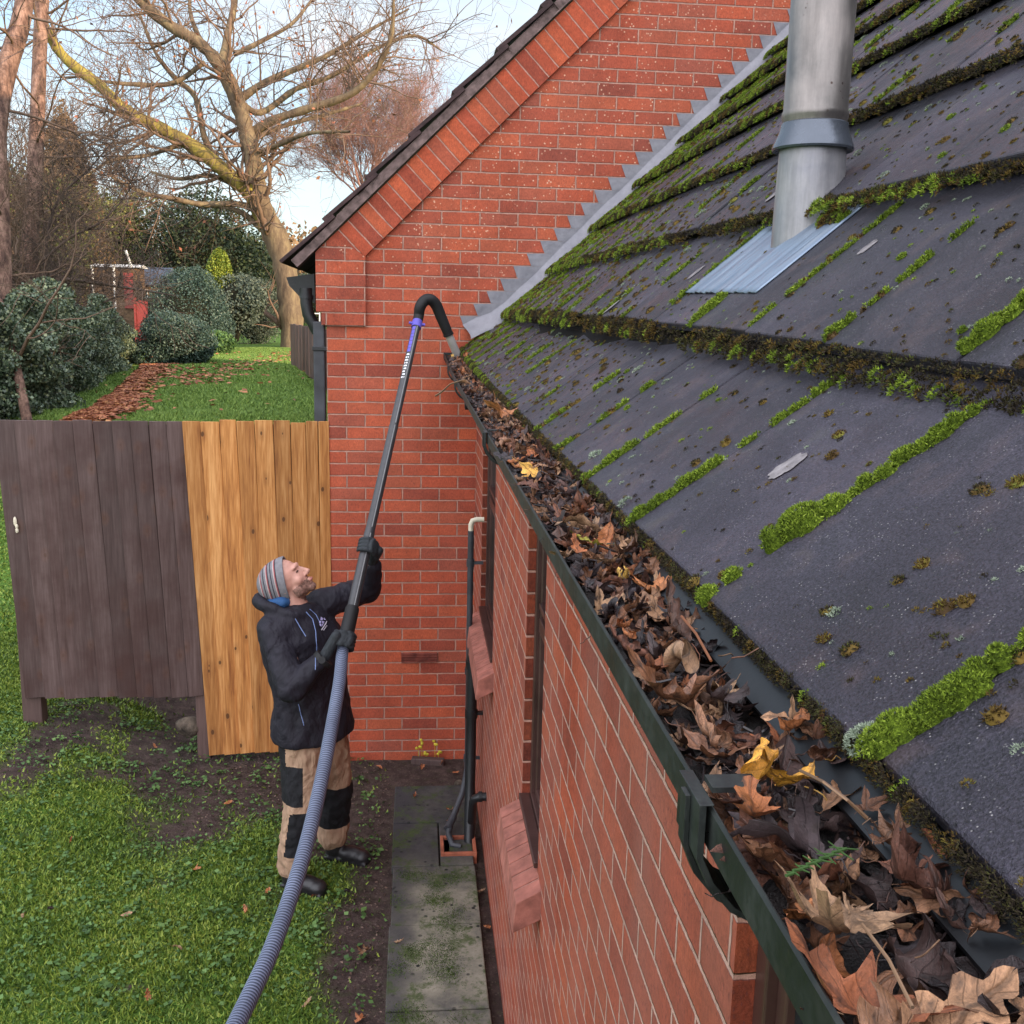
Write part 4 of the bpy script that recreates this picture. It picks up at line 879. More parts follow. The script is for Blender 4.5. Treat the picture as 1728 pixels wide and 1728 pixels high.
hero = [ # kind, template, material, px, py, z above lip, size, rotation, label
 ('plain',3,'leaf_yellow',1283,1262,.020,.060,(.7,-.6,.7),'bright yellow curled leaf standing up on the pile in the front part of the gutter'),
 ('oak',4,'leaf_yellow',1335,1300,.008,.055,(.2,.4,1.9),'yellow-brown leaf with small holes lying behind the bright yellow one'),
 ('oak',2,'leaf_orange',1275,1350,.014,.050,(.9,.2,2.6),'orange-pink oak leaf standing on edge beside the gutter joint'),
 ('maple',2,'leaf_wet',1335,1400,.002,.085,(.1,.1,.6),'large dark cupped wet leaf in front of the orange oak leaf'),
 ('maple',5,'leaf_tan',1420,1525,.006,.080,(.25,-.15,2.4),'largest pale tan maple leaf with dark veins, draped across the near gutter'),
 ('maple',3,'leaf_maple',1545,1480,.004,.085,(.3,.5,.9),'pale brown maple leaf leaning against the tile edge'),
 ('maple',7,'leaf_wet',1560,1600,.0,.080,(.15,.2,4.2),'dark wet maple leaf near the bottom right corner'),
 ('oak',1,'leaf_oak',1440,1650,.004,.080,(.3,.1,1.2),'brown oak leaf beside the twig at the bottom of the picture'),
 ('oak',8,'leaf_oak',1610,1690,.002,.074,(.2,.3,5.2),'pale grey-brown oak leaf at the bottom edge of the picture'),
 ('oak',5,'leaf_oak',1500,1710,.004,.075,(.25,.2,5.5),'orange oak leaf at the bottom edge of the picture'),
 ('oak',3,'leaf_oak',1140,1030,.020,.072,(.55,.1,.2),'rounded-lobed brown oak leaf standing up in the gutter below the third roof tile'),
 ('plain',3,'leaf_tan',1150,1095,.010,.075,(.2,.3,1.9),'pale rolled leaf like a tube in the gutter beyond the oak leaf'),
 ('oak',7,'leaf_orange',1045,1040,.008,.045,(.2,.1,.8),'small crumpled tan leaf on the gutter lip'),
 ('oak',6,'leaf_oak',1140,1150,.004,.085,(.1,.1,1.6),'long flat brown oak leaf lying across the gutter'),
 ('oak',8,'leaf_green',990,915,.010,.045,(.3,.2,1.4),'small green-yellow leaf among brown ones in the middle of the gutter'),
 ('oak',0,'leaf_orange',953,925,.010,.042,(.4,.2,.4),'small crinkled orange leaf beside the green-yellow leaf'),
 ('maple',1,'leaf_maple',1060,930,.010,.070,(.4,.2,3.4),'reddish brown maple leaf against the tiles in the middle of the gutter'),
 ('plain',2,'leaf_tan',980,885,.012,.070,(.2,.3,1.6),'long pale rolled leaf lying across the middle of the gutter'),
 ('maple',4,'leaf_orange',845,690,.030,.13,(.4,.3,1.0),'large golden curled leaf near the far end of the gutter'),
 ('oak',2,'leaf_orange',788,612,.030,.10,(.5,.2,1.0),'orange leaf curled into a cup right below the suction nozzle'),
 ('maple',6,'leaf_maple',1200,1235,.0,.060,(.1,.1,.3),'dark red-brown leaf by the gutter lip above the joint'),
 ('plain',4,'leaf_orange',1345,1205,.014,.040,(.1,.6,2.3),'small red-brown oval leaf lying on the black tray under the tiles')]
for kd, i, mat, px, py, dz, size, rot, lab in hero:
    q = on(2, 2.55+dz, px, py); q[0] = min(max(q[0], -.180), -.098); q[2] = topz(q[1])+dz+.006
    leaf_obj(kd, i, mat, q, size, rot, lab, 'dead leaves filling the gutter')
# long stalks and green sprig
def stick(name, pts, r, mat, label, cat='twig'):
    b_ = MB(); b_.tube(pts, r, 6); return tag(b_.build(name, M[mat], smooth=True), label, cat)
P_ = lambda px, py, z: on(2, z, px, py)
stick('leaf_stalk', [P_(1350,1300,2.575), P_(1390,1320,2.582), P_(1430,1350,2.578), P_(1462,1380,2.565)], [.0009,.0010,.0010,.0014], 'leaf_tan', 'long pale leaf stalk arching towards the tile edge')
stick('leaf_stalk', [P_(1455,1560,2.555), P_(1500,1620,2.562), P_(1540,1700,2.562)], .0009, 'leaf_tan', 'pale leaf stalk crossing the pile at the bottom of the picture')
stick('twig', [on(1, -1.9, 735, 668), on(1, -1.95, 745, 662), on(1, -2.0, 760, 648), on(1, -2.05, 785, 640)], [.004,.0035,.003,.003], 'leaf_tan', 'thin pale twig sticking out over the gutter lip near the far end')
stick('twig', [P_(1200,1115,2.565), P_(1175,1070,2.572), P_(1150,1040,2.575)], .0012, 'leaf_orange', 'thin reddish twig poking up between the leaves')
M['sprig'] = plain('conifer_sprig', (.040,.085,.022), .7, .2)
sp = MB(); c = P_(1410,1450,2.568); 
for k in range(9):
    a = np.array([-.005*k+.01, -.004*k+.01, .0008*k]); sp.tube([c+a, c+a+np.array([-.006,-.004,.001+.001*(k%2)])], .0008, 5)
    for sg in (-1, 1): sp.tube([c+a, c+a+np.array([.005*sg-.003+.002*math.sin(k*2), -.006*sg-.003, .002+.003*math.sin(k*3+sg)])*(1.0-.07*k)], [.0006,.0003], 5)
tag(sp.build('conifer_sprig', M['sprig'], smooth=True), 'bright green sprig of cypress lying on the leaves beside the large tan leaf', 'sprig')

# ---------------------------------------------------------------- person with the suction pole
def fabric(name, c, rough=.85, fold=.5, sc=9, var=.25):
    t = NT(name, rough, .25); co = t.co(); n = t.noise(t.co(scale=(1,1,.55)), sc, 4, .55, .8)
    t.col(t.mix(1, c, t.ramp(n, [(.3, 1-var), (.7, 1+var)]), 'MULTIPLY')); t.bump(n, fold, .035); t.bump(t.noise(co, 55, 4), .25, .003); return t.m
M['jacket'] = fabric('navy_softshell', (.013,.0115,.018), .66, .9, 8)
M['trouser'] = fabric('tan_canvas', (.34,.22,.145), .9, 1.0, 13); M['trouser_black'] = fabric('black_canvas', (.010,.010,.012), .8, .5, 12)
M['boot'] = plain('black_boot', (.014,.013,.015), .4, .5, bump=.3); M['glove'] = fabric('black_glove', (.022,.026,.030), .65, .3, 30)
M['skin'] = plain('skin', (.50,.26,.20), .5, .4, var=.12, sc=25, bump=.2); M['stubble'] = plain('stubble', (.24,.13,.10), .8, .3, var=.4, sc=90, bump=.6)
M['hood_blue'] = fabric('blue_lining', (.022,.075,.19), .7, .5, 14)
M['knit_grey'] = plain('knit_grey', (.19,.185,.20), .95, .1, sc=60, bump=.6); M['knit_red'] = plain('knit_red', (.27,.07,.075), .95, .1, sc=60, bump=.6)
M['knit_pale'] = plain('knit_pale', (.40,.33,.32), .95, .1, sc=60, bump=.6); M['knit_dark'] = plain('knit_dark', (.045,.045,.055), .95, .1, sc=60, bump=.6)
M['eye_dark'] = plain('eye', (.03,.02,.018), .2, .6); M['lip'] = plain('lip', (.40,.15,.13), .5, .4)
A3 = lambda *a: np.array(a, float)
man = tag(empty('person', (-.88, -1.34, .02)), 'man in striped beanie, dark jacket and tan trousers, looking up and holding a long pole', 'person')
fb, lb, up = A3(.71,-.71,0), A3(.71,.71,0), A3(0,0,1)
def loft(mb, rings, n=24):
    """rings: (centre, lateral radius, depth radius, lateral axis, depth axis)"""
    VV = []
    for c, a, b, la, da in rings:
        for j in range(n): q = 2*math.pi*j/n; VV.append(np.array(c)+la*a*math.cos(q)+da*b*math.sin(q))
    k = len(rings); mb.add(VV, [(i*n+j, i*n+(j+1)%n, (i+1)*n+(j+1)%n, (i+1)*n+j) for i in range(k-1) for j in range(n)]+[tuple(range(n))[::-1], tuple(range((k-1)*n, k*n))])
def limb(mb, pts, rs, n=14):
    P = [A3(*p) for p in pts]; Q, R_ = [], []
    for i in range(len(P)-1):
        for s_ in np.linspace(0, 1, 7)[:-1 if i < len(P)-2 else None]: Q.append(P[i]*(1-s_)+P[i+1]*s_); R_.append(rs[i]*(1-s_)+rs[i+1]*s_)
    mb.tube(Q, R_, n)
    for p, r in zip(P, rs): mb.ball(p, r, n)
# pole geometry first: hands close on it
PB, PT = A3(-.705,-1.56,1.285), A3(-.366,-.35,2.78); pax = (PT-PB)/np.linalg.norm(PT-PB)
LH = PB+(PT-PB)*.268
hc = A3(-.995,-1.35,1.545); hf = A3(.77,-.10,.63); hf /= np.linalg.norm(hf); hr = np.cross(hf, A3(-.64,0,.77)); hr /= np.linalg.norm(hr); hu = np.cross(hr, hf)
H = lambda a, b, c: hc+hf*a+hr*b+hu*c
HM = np.stack([hf, hr, hu], 1)
# body (head, neck, and the trunk and limbs inside the clothes) as one surface
b_ = MB()
b_.ball(H(-.012,0,.022), (.100,.078,.096), 20, HM); b_.ball(H(.040,0,-.022), (.058,.060,.078), 16, HM); b_.ball(H(.034,0,-.066), (.056,.055,.050), 16, HM)
b_.ball(H(.078,0,-.098), (.026,.028,.022), 12, HM); b_.tube([H(.088,0,.020), H(.104,0,-.004), H(.117,0,-.026), H(.108,0,-.036)], [.009,.0105,.0135,.010], 10); b_.ball(H(.108,.010,-.031), .0085, 8); b_.ball(H(.108,-.010,-.031), .0085, 8)
b_.ball(H(.084,0,.030), (.016,.047,.013), 12, HM); b_.ball(H(.094,0,-.060), (.013,.026,.0075), 10, HM); b_.ball(H(.093,0,-.073), (.012,.022,.008), 10, HM)
for sg in (-1,1): b_.ball(H(-.012,.078*sg,-.012), (.019,.008,.032), 10, HM); b_.ball(H(.060,.040*sg,-.028), (.026,.022,.024), 10, HM); b_.ball(H(.030,.052*sg,-.070), (.03,.016,.03), 8, HM)
limb(b_, [H(-.02,0,-.055), (-.955,-1.35,1.43), (-.935,-1.35,1.33)], [.060,.062,.10])
loft(b_, [((-.875,-1.35,.80),.16,.11,lb,fb), ((-.89,-1.35,1.0),.15,.10,lb,fb), ((-.92,-1.35,1.22),.18,.11,lb,fb), ((-.94,-1.35,1.37),.13,.08,lb,fb)])
limb(b_, [(-1.01,-1.45,1.34), (-.93,-1.61,1.09), (-.815,-1.60,1.222), (-.79,-1.60,1.24)], [.05,.042,.029,.022]); limb(b_, [(-.85,-1.24,1.40), (-.605,-1.10,1.42), (-.588,-1.165,1.565), (-.592,-1.19,1.62)], [.05,.042,.030,.026])
limb(b_, [(-.92,-1.42,.80), (-.925,-1.48,.43), (-.975,-1.47,.10)], [.085,.055,.04]); limb(b_, [(-.83,-1.28,.80), (-.775,-1.21,.40), (-.80,-1.18,.10)], [.085,.055,.04])
body = b_.build('body', M['skin'], man); remesh(body, .0055, 3, .5); body.data.materials.append(M['stubble'])
for p_ in body.data.polygons:
    c = np.array(p_.center)-hc; a, b, d = c@hf, c@hr, c@hu
    if -.155 < d < -.048 and a > .012+.1*max(0, (-d-.10)) and not (a > .095 and abs(d+.066) < .014 and abs(b) < .02) or (a > .10 and -.056 < d < -.042 and abs(b) < .03): p_.material_index = 1
ey = MB()
for sg in (-1,1): ey.ball(H(.0865,.031*sg,.008), (.008,.010,.0038), 8, HM)
ey.build('eyes', M['eye_dark'], man, smooth=True)
lp = MB(); lp.ball(H(.1045,0,-.066), (.006,.021,.0065), 10, HM); lp.build('lips', M['lip'], man, smooth=True)
# beanie, knitted in bands
bc0 = hc+A3(.010,0,.010); ba = A3(-.975,.02,-.20); ba /= np.linalg.norm(ba); bu = np.cross(A3(0,-1,0), ba); bu /= np.linalg.norm(bu); bu = bu if bu[2] > 0 else -bu; bl_ = np.cross(ba, bu)
bn = MB(); nr_, ns_ = 30, 36; VV = []; mi = []
bands = [0]*7+[3]+[1]*1+[2]*1+[0]*2+[3]+[0]*2+[3,1,2]+[0]*2+[3]+[0,0,1,2]+[0]*4
for i in range(nr_+1):
    s_ = i/nr_; r_ = (1-s_**2.25)**.5 if s_ < 1 else 0; r_ = max(r_, .02); cc = bc0+ba*.152*s_-bu*.014*s_**1.5
    for j in range(ns_):
        q = 2*math.pi*j/ns_; rib = 1+.012*(1 if j % 2 else -1)*(i < 6); VV.append(cc+(bu*.110*math.cos(q)+bl_*.088*math.sin(q))*r_*rib)
for i in range(nr_): mi += [bands[min(i, len(bands)-1)]]*ns_
bn.add(VV, [(i*ns_+j, (i+1)*ns_+j, (i+1)*ns_+(j+1)%ns_, i*ns_+(j+1)%ns_) for i in range(nr_) for j in range(ns_)]); bn.m = mi
bo = bn.build('beanie', [M['knit_grey'], M['knit_red'], M['knit_pale'], M['knit_dark']], man, smooth=True); bo.data.polygons.foreach_set('material_index', mi)
sd = bo.modifiers.new('s','SOLIDIFY'); sd.thickness = .005; sd.offset = 0
# jacket
j_ = MB()
loft(j_, [((-.872,-1.35,.755),.222,.168,lb,fb), ((-.874,-1.35,.775),.228,.172,lb,fb), ((-.885,-1.35,.98),.200,.148,lb,fb), ((-.912,-1.35,1.16),.218,.152,lb,fb), ((-.93,-1.35,1.28),.225,.148,lb,fb), ((-.945,-1.35,1.375),.175,.115,lb,fb), ((-.955,-1.35,1.435),.090,.085,lb,fb)])
limb(j_, [(-1.045,-1.455,1.335), (-.945,-1.625,1.09), (-.815,-1.60,1.222)], [.078,.066,.046]); limb(j_, [(-.845,-1.24,1.395), (-.61,-1.085,1.425), (-.588,-1.16,1.565)], [.080,.066,.049])
limb(j_, [(-.945,-1.30,1.36), (-.80,-1.21,1.405)], [.07,.075]); limb(j_, [(-.97,-1.40,1.37), (-1.04,-1.45,1.335)], [.07,.078])
# collar and hood roll
ring = [A3(-.975,-1.35,1.425)+A3(.100*math.cos(q)-.050*(math.cos(q) < 0)*abs(math.cos(q)), .110*math.sin(q), -.012-.035*math.cos(q)) for q in np.linspace(0, 2*math.pi, 25)]
j_.tube(ring, [.022+.014*max(0,-math.cos(q)) for q in np.linspace(0, 2*math.pi, 25)], 12)
jk = j_.build('jacket', M['jacket'], man); remesh(jk, .009, 5, .6)
tx_ = bpy.data.textures.new('folds', 'CLOUDS'); tx_.noise_scale = .085; tx_.noise_depth = 2
dm = jk.modifiers.new('d', 'DISPLACE'); dm.texture = tx_; dm.strength = .026; dm.mid_level = .5; dm.texture_coords = 'GLOBAL'
h_ = MB(); h_.ball((-1.045,-1.35,1.445), (.052,.075,.042), 14); h_.ball((-1.01,-1.40,1.455), (.045,.05,.035), 12); ho = h_.build('hood_lining', M['hood_blue'], man); remesh(ho, .008, 3)
# trousers
t_ = MB(); t_.ball((-.875,-1.35,.78), (.155,.155,.08), 20)
limb(t_, [(-.925,-1.415,.74), (-.922,-1.485,.43), (-.972,-1.472,.12)], [.116,.092,.080]); limb(t_, [(-.825,-1.285,.74), (-.778,-1.212,.40), (-.798,-1.182,.11)], [.114,.088,.077])
tr_ = t_.build('trousers', M['trouser'], man); remesh(tr_, .008, 4); tr_.data.materials.append(M['trouser_black'])
for p_ in tr_.data.polygons:
    x, y, z = p_.center; near = (y-x*.0 < -1.34) if z < .7 else ((x+.875)*.71+(y+1.35)*.71 < 0); n_ = np.array(p_.normal)
    if near and .20 < z-.10*(x+.93) < .435 and n_@A3(.75,-.66,0) > .18: p_.material_index = 1
    if near and .47 < z < .66 and n_@A3(-.85,-.5,0) > .45: p_.material_index = 1
    if near and z >= .66 and n_@A3(-.95,-.3,0) > .82: p_.material_index = 1
    if (not near) and .19 < z < .43 and n_@A3(.5,-.85,0) > -.1: p_.material_index = 1
dm = tr_.modifiers.new('d', 'DISPLACE'); tx2 = bpy.data.textures.new('folds2', 'CLOUDS'); tx2.noise_scale = .07; dm.texture = tx2; dm.strength = .030; dm.mid_level = .5; dm.texture_coords = 'GLOBAL'
# boots
for hl, toe in (((-1.025,-1.445), (-.825,-1.56)), ((-.835,-1.155), (-.655,-1.235))):
    h2, t2 = A3(*hl, 0), A3(*toe, 0); d = (t2-h2)/np.linalg.norm(t2-h2); sd_ = np.cross(up, d); g = float(gz(h2[0], h2[1])); BMx = np.stack([d, sd_, up], 1); q = MB()
    q.ball(h2+d*.055+up*(g+.055), (.060,.044,.055), 14, BMx); q.ball(h2+d*.15+up*(g+.045), (.085,.046,.044), 14, BMx); q.ball(h2+d*.205+up*(g+.042), (.052,.047,.038), 14, BMx); q.tube([h2+d*.055+up*(g+.05), h2+d*.05+up*(g+.14)], .050, 14)
    q.box(h2+d*.125+up*(g+.012), (.25,.082,.024), M=BMx); bt = q.build('boot', M['boot'], man); remesh(bt, .006, 4)
# gloved hands gripping the pole
def grip(P, ax, wrist, r, flip, name):
    e1 = wrist-P; e1 -= ax*(e1@ax); e1 /= np.linalg.norm(e1); e2 = np.cross(ax, e1)*flip; q = MB()
    pt = lambda ang, rr, o: P+e1*math.cos(math.radians(ang))*rr+e2*math.sin(math.radians(ang))*rr+ax*o
    rf = r+.0125
    # palm: a flattened slab from the wrist to the knuckles
    PMx = np.stack([e1, ax, e2], 1); q.ball(pt(75, rf+.008, 0), (.038,.043,.017), 14, PMx); q.ball(pt(112, rf+.005, .0), (.026,.042,.015), 14, PMx)
    limb(q, [pt(55, rf+.024, 0), wrist], [.026,.029], 12)
    for k, (o, L_) in enumerate(((.032, .92), (.0105, 1.0), (-.0105, .95), (-.031, .8))):
        an = [112, 150, 112+76*L_, 112+112*L_, 112+150*L_]; pts = [pt(a, rf+(.006 if i == 0 else .002 if i == 1 else 0), o*(1-.02*i)) for i, a in enumerate(an)]
        limb(q, pts, [.0112,.0108,.0100,.0094,.0085], 10)
    limb(q, [pt(52, rf+.014, .022), pt(8, rf+.006, .042), pt(-32, rf+.001, .050), pt(-62, rf, .052)], [.0150,.0125,.0112,.0096], 10)
    o = q.build(name, M['glove'], man); remesh(o, .0028, 3, .45); return o
grip(PB+pax*.018, pax, A3(-.795,-1.600,1.238), .031, 1, 'glove'); grip(LH, pax, A3(-.590,-1.185,1.605), .0255, -1, 'glove')
w_ = MB(); wc = A3(-.800,-1.60,1.232); wd = A3(-.795,-1.6,1.238)-A3(-.945,-1.625,1.09); wd /= np.linalg.norm(wd); w_.tube([wc-wd*.012, wc+wd*.012], .050, 20); w_.tube([wc+A3(.0,-.047,.012), wc+A3(.0,-.058,.016)], .017, 16); w_.build('wristwatch', M['rubber'], man, smooth=True)
# zips, piping and the chest badge sit on the jacket's surface
from mathutils.bvhtree import BVHTree
dg = bpy.context.evaluated_depsgraph_get(); ev = jk.evaluated_get(dg); mev = ev.to_mesh(); bvh = BVHTree.FromPolygons([v.co.copy() for v in mev.vertices], [tuple(p.vertices) for p in mev.polygons])
def surf(px, py, off=.003):
    d = V(ray(px, py)).normalized(); h = bvh.ray_cast(V(CAM), d)
    return None if h[0] is None else np.array(h[0]+h[1]*off)
M['piping'] = plain('blue_piping', (.16,.22,.42), .5, .4); M['badge'] = plain('badge', (.42,.38,.62), .6, .3); M['badge_white'] = plain('badge_white', (.62,.58,.66), .6, .3)
def seam(name, pts, r, mat):
    Q = [surf(*p) for p in pts]; Q = [q for q in Q if q is not None]
    if len(Q) > 1: t = MB(); t.tube(Q, r, 6); t.build(name, M[mat], man, smooth=True)
interp = lambda P, n: [tuple(np.array(P[i])*(1-s_)+np.array(P[i+1])*s_) for i in range(len(P)-1) for s_ in np.linspace(0,1,n)]
seam('front_zip', interp([(516,1033),(527,1045),(532,1065),(534,1090),(532,1130)], 5), .0022, 'piping'); seam('pocket_zip', interp([(498,1044),(507,1060),(516,1074)], 5), .0022, 'piping')
seam('side_piping', interp([(522,1028),(533,1038),(540,1052)], 4), .0018, 'piping'); seam('hip_zip', interp([(504,1188),(508,1205),(513,1224)], 4), .0022, 'piping')
bd = MB()
def patch(mb, pts, off=.003):
    Q = [surf(*p, off) for p in pts]
    if any(q is None for q in Q): return
    Q2 = [q+np.array([.0,-.0025,.0]) for q in Q]; n = len(Q); mb.add(Q+Q2, [tuple(range(n))[::-1], tuple(range(n, 2*n))]+[(i,(i+1)%n,n+(i+1)%n,n+i) for i in range(n)])
for P in ([(541,1041),(545,1044),(543,1047),(540,1046)], [(546,1042),(549,1046),(546,1046)], [(538,1048),(541.5,1048),(540.5,1052),(538,1051)], [(542.5,1048),(547,1049),(545,1053),(542.5,1051)], [(538.2,1052.5),(541,1053),(542,1057),(539.5,1056)], [(542,1053),(545,1053.5),(543,1056.5)]): patch(bd, P)
bd.build('badge', M['badge'], man)
bd = MB()
for P in ([(550,1048),(551.5,1048.5),(549,1054),(547,1056),(546.5,1054)], [(546,1055),(547.5,1056),(542.5,1064),(541,1063)], [(550,1055),(551.5,1056),(546,1064),(544.5,1063.5)]): patch(bd, P)
bd.build('badge_stripe', M['badge_white'], man)

# ---------------------------------------------------------------- gutter vacuum: pole, gooseneck and hose
vac = tag(empty('suction_pole', tuple(PB)), 'long grey suction pole with hooked black head reaching from the man to the gutter', 'pole')
M['carbon'] = plain('grey_pole', (.038,.038,.042), .42, .5, var=.2, sc=30); M['carbon_light'] = plain('pole_highlight', (.15,.15,.155), .4, .5)
M['purple'] = plain('purple_tape', (.10,.08,.42), .5, .4); M['nozzle'] = plain('aluminium_nozzle', (.45,.42,.40), .35, .5, metal=.4); M['white_print'] = plain('white_print', (.70,.70,.72), .5, .4)
p_ = MB(); Lp = np.linalg.norm(PT-PB); p_.tube([PB+pax*.10, PB+pax*.60], .0265, 24); p_.tube([PB+pax*.60, PB+pax*.62, PB+pax*1.25], [.0265,.0245,.0245], 24); p_.tube([PB+pax*1.25, PB+pax*Lp], .0232, 24)
sdv = np.cross(pax, A3(0,-1,0)); sdv /= np.linalg.norm(sdv); frv = np.cross(sdv, pax); frv = frv if frv[1] < 0 else -frv
p_.build('pole_tube', M['carbon'], vac, smooth=True)
p_ = MB()
for a, b, r_ in ((.11,.595,.0262), (.63,1.245,.0242), (1.26, Lp-.02, .0229)):
    d0 = frv*math.cos(.25)+sdv*math.sin(.25); p_.tube([PB+pax*a+d0*r_, PB+pax*b+d0*r_], .0035, 6)
p_.build('seam_strip', M['carbon_light'], vac, smooth=True)  # painted highlight: paler strip along the front of the pole
p_ = MB(); p_.tube([PB+pax*.02, PB+pax*.05, PB+pax*.14, PB+pax*.19, PB+pax*.20], [.032,.036,.034,.034,.029], 24); p_.build('cuff', M['rubber'], vac, smooth=True)
PB_t = PB+pax*(Lp-.0); GN = [PT-pax*.03, PT+pax*.05]+[on(1, Y, x, y) for x, y, Y in ((709,518,-.325),(717,507,-.31),(727,506,-.30),(736,515,-.285),(744,534,-.27),(752,553,-.258),(757,565,-.25))]
def smooth_path(P, k=6):
    P = [np.array(p) for p in P]; Q = [2*P[0]-P[1]]+P+[2*P[-1]-P[-2]]; out = []
    for i in range(1, len(Q)-2):
        for s_ in np.linspace(0, 1, k, endpoint=False):
            a, b, c, d = Q[i-1:i+3]; out.append(.5*((2*b)+(-a+c)*s_+(2*a-5*b+4*c-d)*s_*s_+(-a+3*b-3*c+d)*s_**3))
    return out+[P[-1]]
GP = smooth_path(GN); p_ = MB(); p_.tube(GP, [.0275+.005*math.sin(math.pi*i/len(GP)) for i in range(len(GP))], 24); p_.tube([GP[-1]-(GP[-1]-GP[-3])*.6, GP[-1]+(GP[-1]-GP[-3])*.2], .031, 20); p_.build('gooseneck', M['rubber'], vac, smooth=True)
p_ = MB(); nd = on(1, -.215, 772, 600); p_.tube([GP[-1], nd], .0235, 24); p_.build('nozzle', M['nozzle'], vac, smooth=True)
p_ = MB(); p_.tube([PT-pax*.035, PT+pax*.012], .0285, 24); p_.tube([PT-pax*.01+sdv*.02+frv*.01, PT-pax*.02-sdv*.045+frv*.01], .008, 8); p_.tube([PT-pax*.01-sdv*.02, PT-pax*.0+sdv*.045], .008, 8); p_.build('clamp', M['purple'], vac, smooth=True)
for a, b, mat, nm, gaps in ((.42,.24,'purple','purple_lettering', 7), (.235,.06,'white_print','white_lettering', 9)):
    p_ = MB(); n = gaps
    for k in range(n):
        o0 = Lp-.06-(.30-a if 0 else 0); s0 = Lp-.46+b+(a-b)*k/n; s1 = s0+(a-b)/n*(.88 if mat == 'purple' else .48)
        for q in range(5):
            an0, an1 = -.15-.17*q, -.15-.17*(q+1); d0 = frv*math.cos(an0)-sdv*math.sin(an0)*-1; d1 = frv*math.cos(an1)-sdv*math.sin(an1)*-1
            f = lambda s_, d, r_: PB+pax*s_+d*r_
            if (k*5+q*3) % 7 == 3 and mat != 'purple': continue
            p_.add([f(s0,d0,.0238), f(s1,d0,.0238), f(s1,d1,.0238), f(s0,d1,.0238)], [(0,1,2,3)])
    p_.build(nm, M[mat], vac, smooth='raw')
hpts = [(582,1098),(573,1150),(562,1215),(549,1285),(533,1360),(513,1440),(488,1520),(457,1605),(428,1668),(398,1730),(350,1830)]
D0 = float((PB-CAM) @ MR[:,1]); hw_ = [dist(x, y, D0+(2.95-D0)*((y-1098)/(1730-1098))**.9) for x, y in hpts]
HP = smooth_path([PB+pax*.05, PB-pax*.03]+hw_[1:], 10); seg = np.cumsum([0]+[np.linalg.norm(HP[i+1]-HP[i]) for i in range(len(HP)-1)]); tot = seg[-1]; HP = np.array(HP)
ss = np.arange(0, tot, .0033); path = [np.array([np.interp(s_, seg, HP[:,k]) for k in range(3)]) for s_ in ss]
hs = MB(); hs.tube(path, [.0275+.0014*math.cos(2*math.pi*s_/.0132) for s_ in ss], 22); hs.m = [1 if math.cos(2*math.pi*(ss[i]+.00165)/.0132) < -.5 else 0 for i in range(len(ss)-1) for _ in range(22)]+[0,0]
M['hose_dark'] = plain('hose_groove', (.045,.055,.085), .6, .3)
def hose_mat():
    t = NT('hose', .55, .4); co = t.co(); t.col(t.ramp(t.noise(co, 7, 3), [(.3, (.115,.135,.20)), (.7, (.17,.20,.29))])); return t.m
tag(hs.build('vacuum_hose', [hose_mat(), M['hose_dark']], smooth=True, sharp=80), 'ribbed grey-blue hose hanging from the pole in the man\'s lower hand', 'hose')

# ---------------------------------------------------------------- vegetation
def cards(P, size, aspect=.6, up_bias=0., nrm=None, fold=True):
    """leaf-sized folded quads, one island each"""
    n = len(P); size = np.broadcast_to(size, (n,))*rng.uniform(.65, 1.3, n)
    d = rng.normal(0, 1, (n, 3)); d[:,2] += up_bias; d /= np.linalg.norm(d, axis=1)[:,None]
    s_ = rng.normal(0, 1, (n, 3)) if nrm is None else np.cross(nrm+rng.normal(0,.45,(n,3)), d); s_ -= d*(s_*d).sum(1)[:,None]; s_ /= np.linalg.norm(s_, axis=1)[:,None]+1e-9
    a = d*(size*.5)[:,None]; b = s_*(size*.5*aspect)[:,None]; nn_ = np.cross(a, b); nn_ /= np.linalg.norm(nn_, axis=1)[:,None]+1e-9; lift_ = nn_*(size*.12)[:,None]
    v = np.stack([P-a, P+b*1.0+lift_, P+a, P-b*1.0+lift_], 1).reshape(-1, 3); return v, np.arange(len(v)).reshape(-1, 4)
def veg_mat(name, stops, sc=1.2, rough=.6, spec=.3):
    t = NT(name, rough, spec); r = t.rnd(); n = t.noise(t.co(), sc, 4)
    t.col(t.ramp(t.math('ADD', t.math('MULTIPLY', r, .55), t.math('MULTIPLY', n, .5)), stops)); return t.m
M['ivy'] = veg_mat('ivy', [(.2, (.026,.040,.022)), (.45, (.065,.100,.058)), (.62, (.115,.160,.095)), (.85, (.26,.28,.13))], .8, .42, .5)
M['laurel'] = veg_mat('laurel', [(.2, (.014,.030,.020)), (.5, (.036,.070,.050)), (.8, (.09,.13,.10))], 2, .5, .3)
M['greyshrub'] = veg_mat('grey_shrub', [(.2, (.03,.045,.032)), (.5, (.06,.085,.062)), (.85, (.12,.14,.10))], 1.5)
M['lime'] = veg_mat('lime_conifer', [(.2, (.05,.085,.010)), (.5, (.13,.18,.018)), (.85, (.28,.30,.04))], 3)
M['yew'] = veg_mat('yew', [(.2, (.006,.014,.008)), (.5, (.015,.030,.014)), (.85, (.05,.065,.02))], .5)
M['olive'] = veg_mat('olive_foliage', [(.2, (.04,.055,.015)), (.5, (.09,.115,.025)), (.85, (.20,.19,.05))], .4)
M['russet'] = veg_mat('russet_foliage', [(.2, (.07,.045,.025)), (.5, (.15,.095,.045)), (.85, (.26,.16,.07))], .5)
M['litter_red'] = veg_mat('fallen_leaves', [(.15, (.10,.035,.020)), (.4, (.23,.080,.042)), (.65, (.34,.13,.065)), (.85, (.42,.22,.08)), (.95, (.60,.33,.05))], 3)
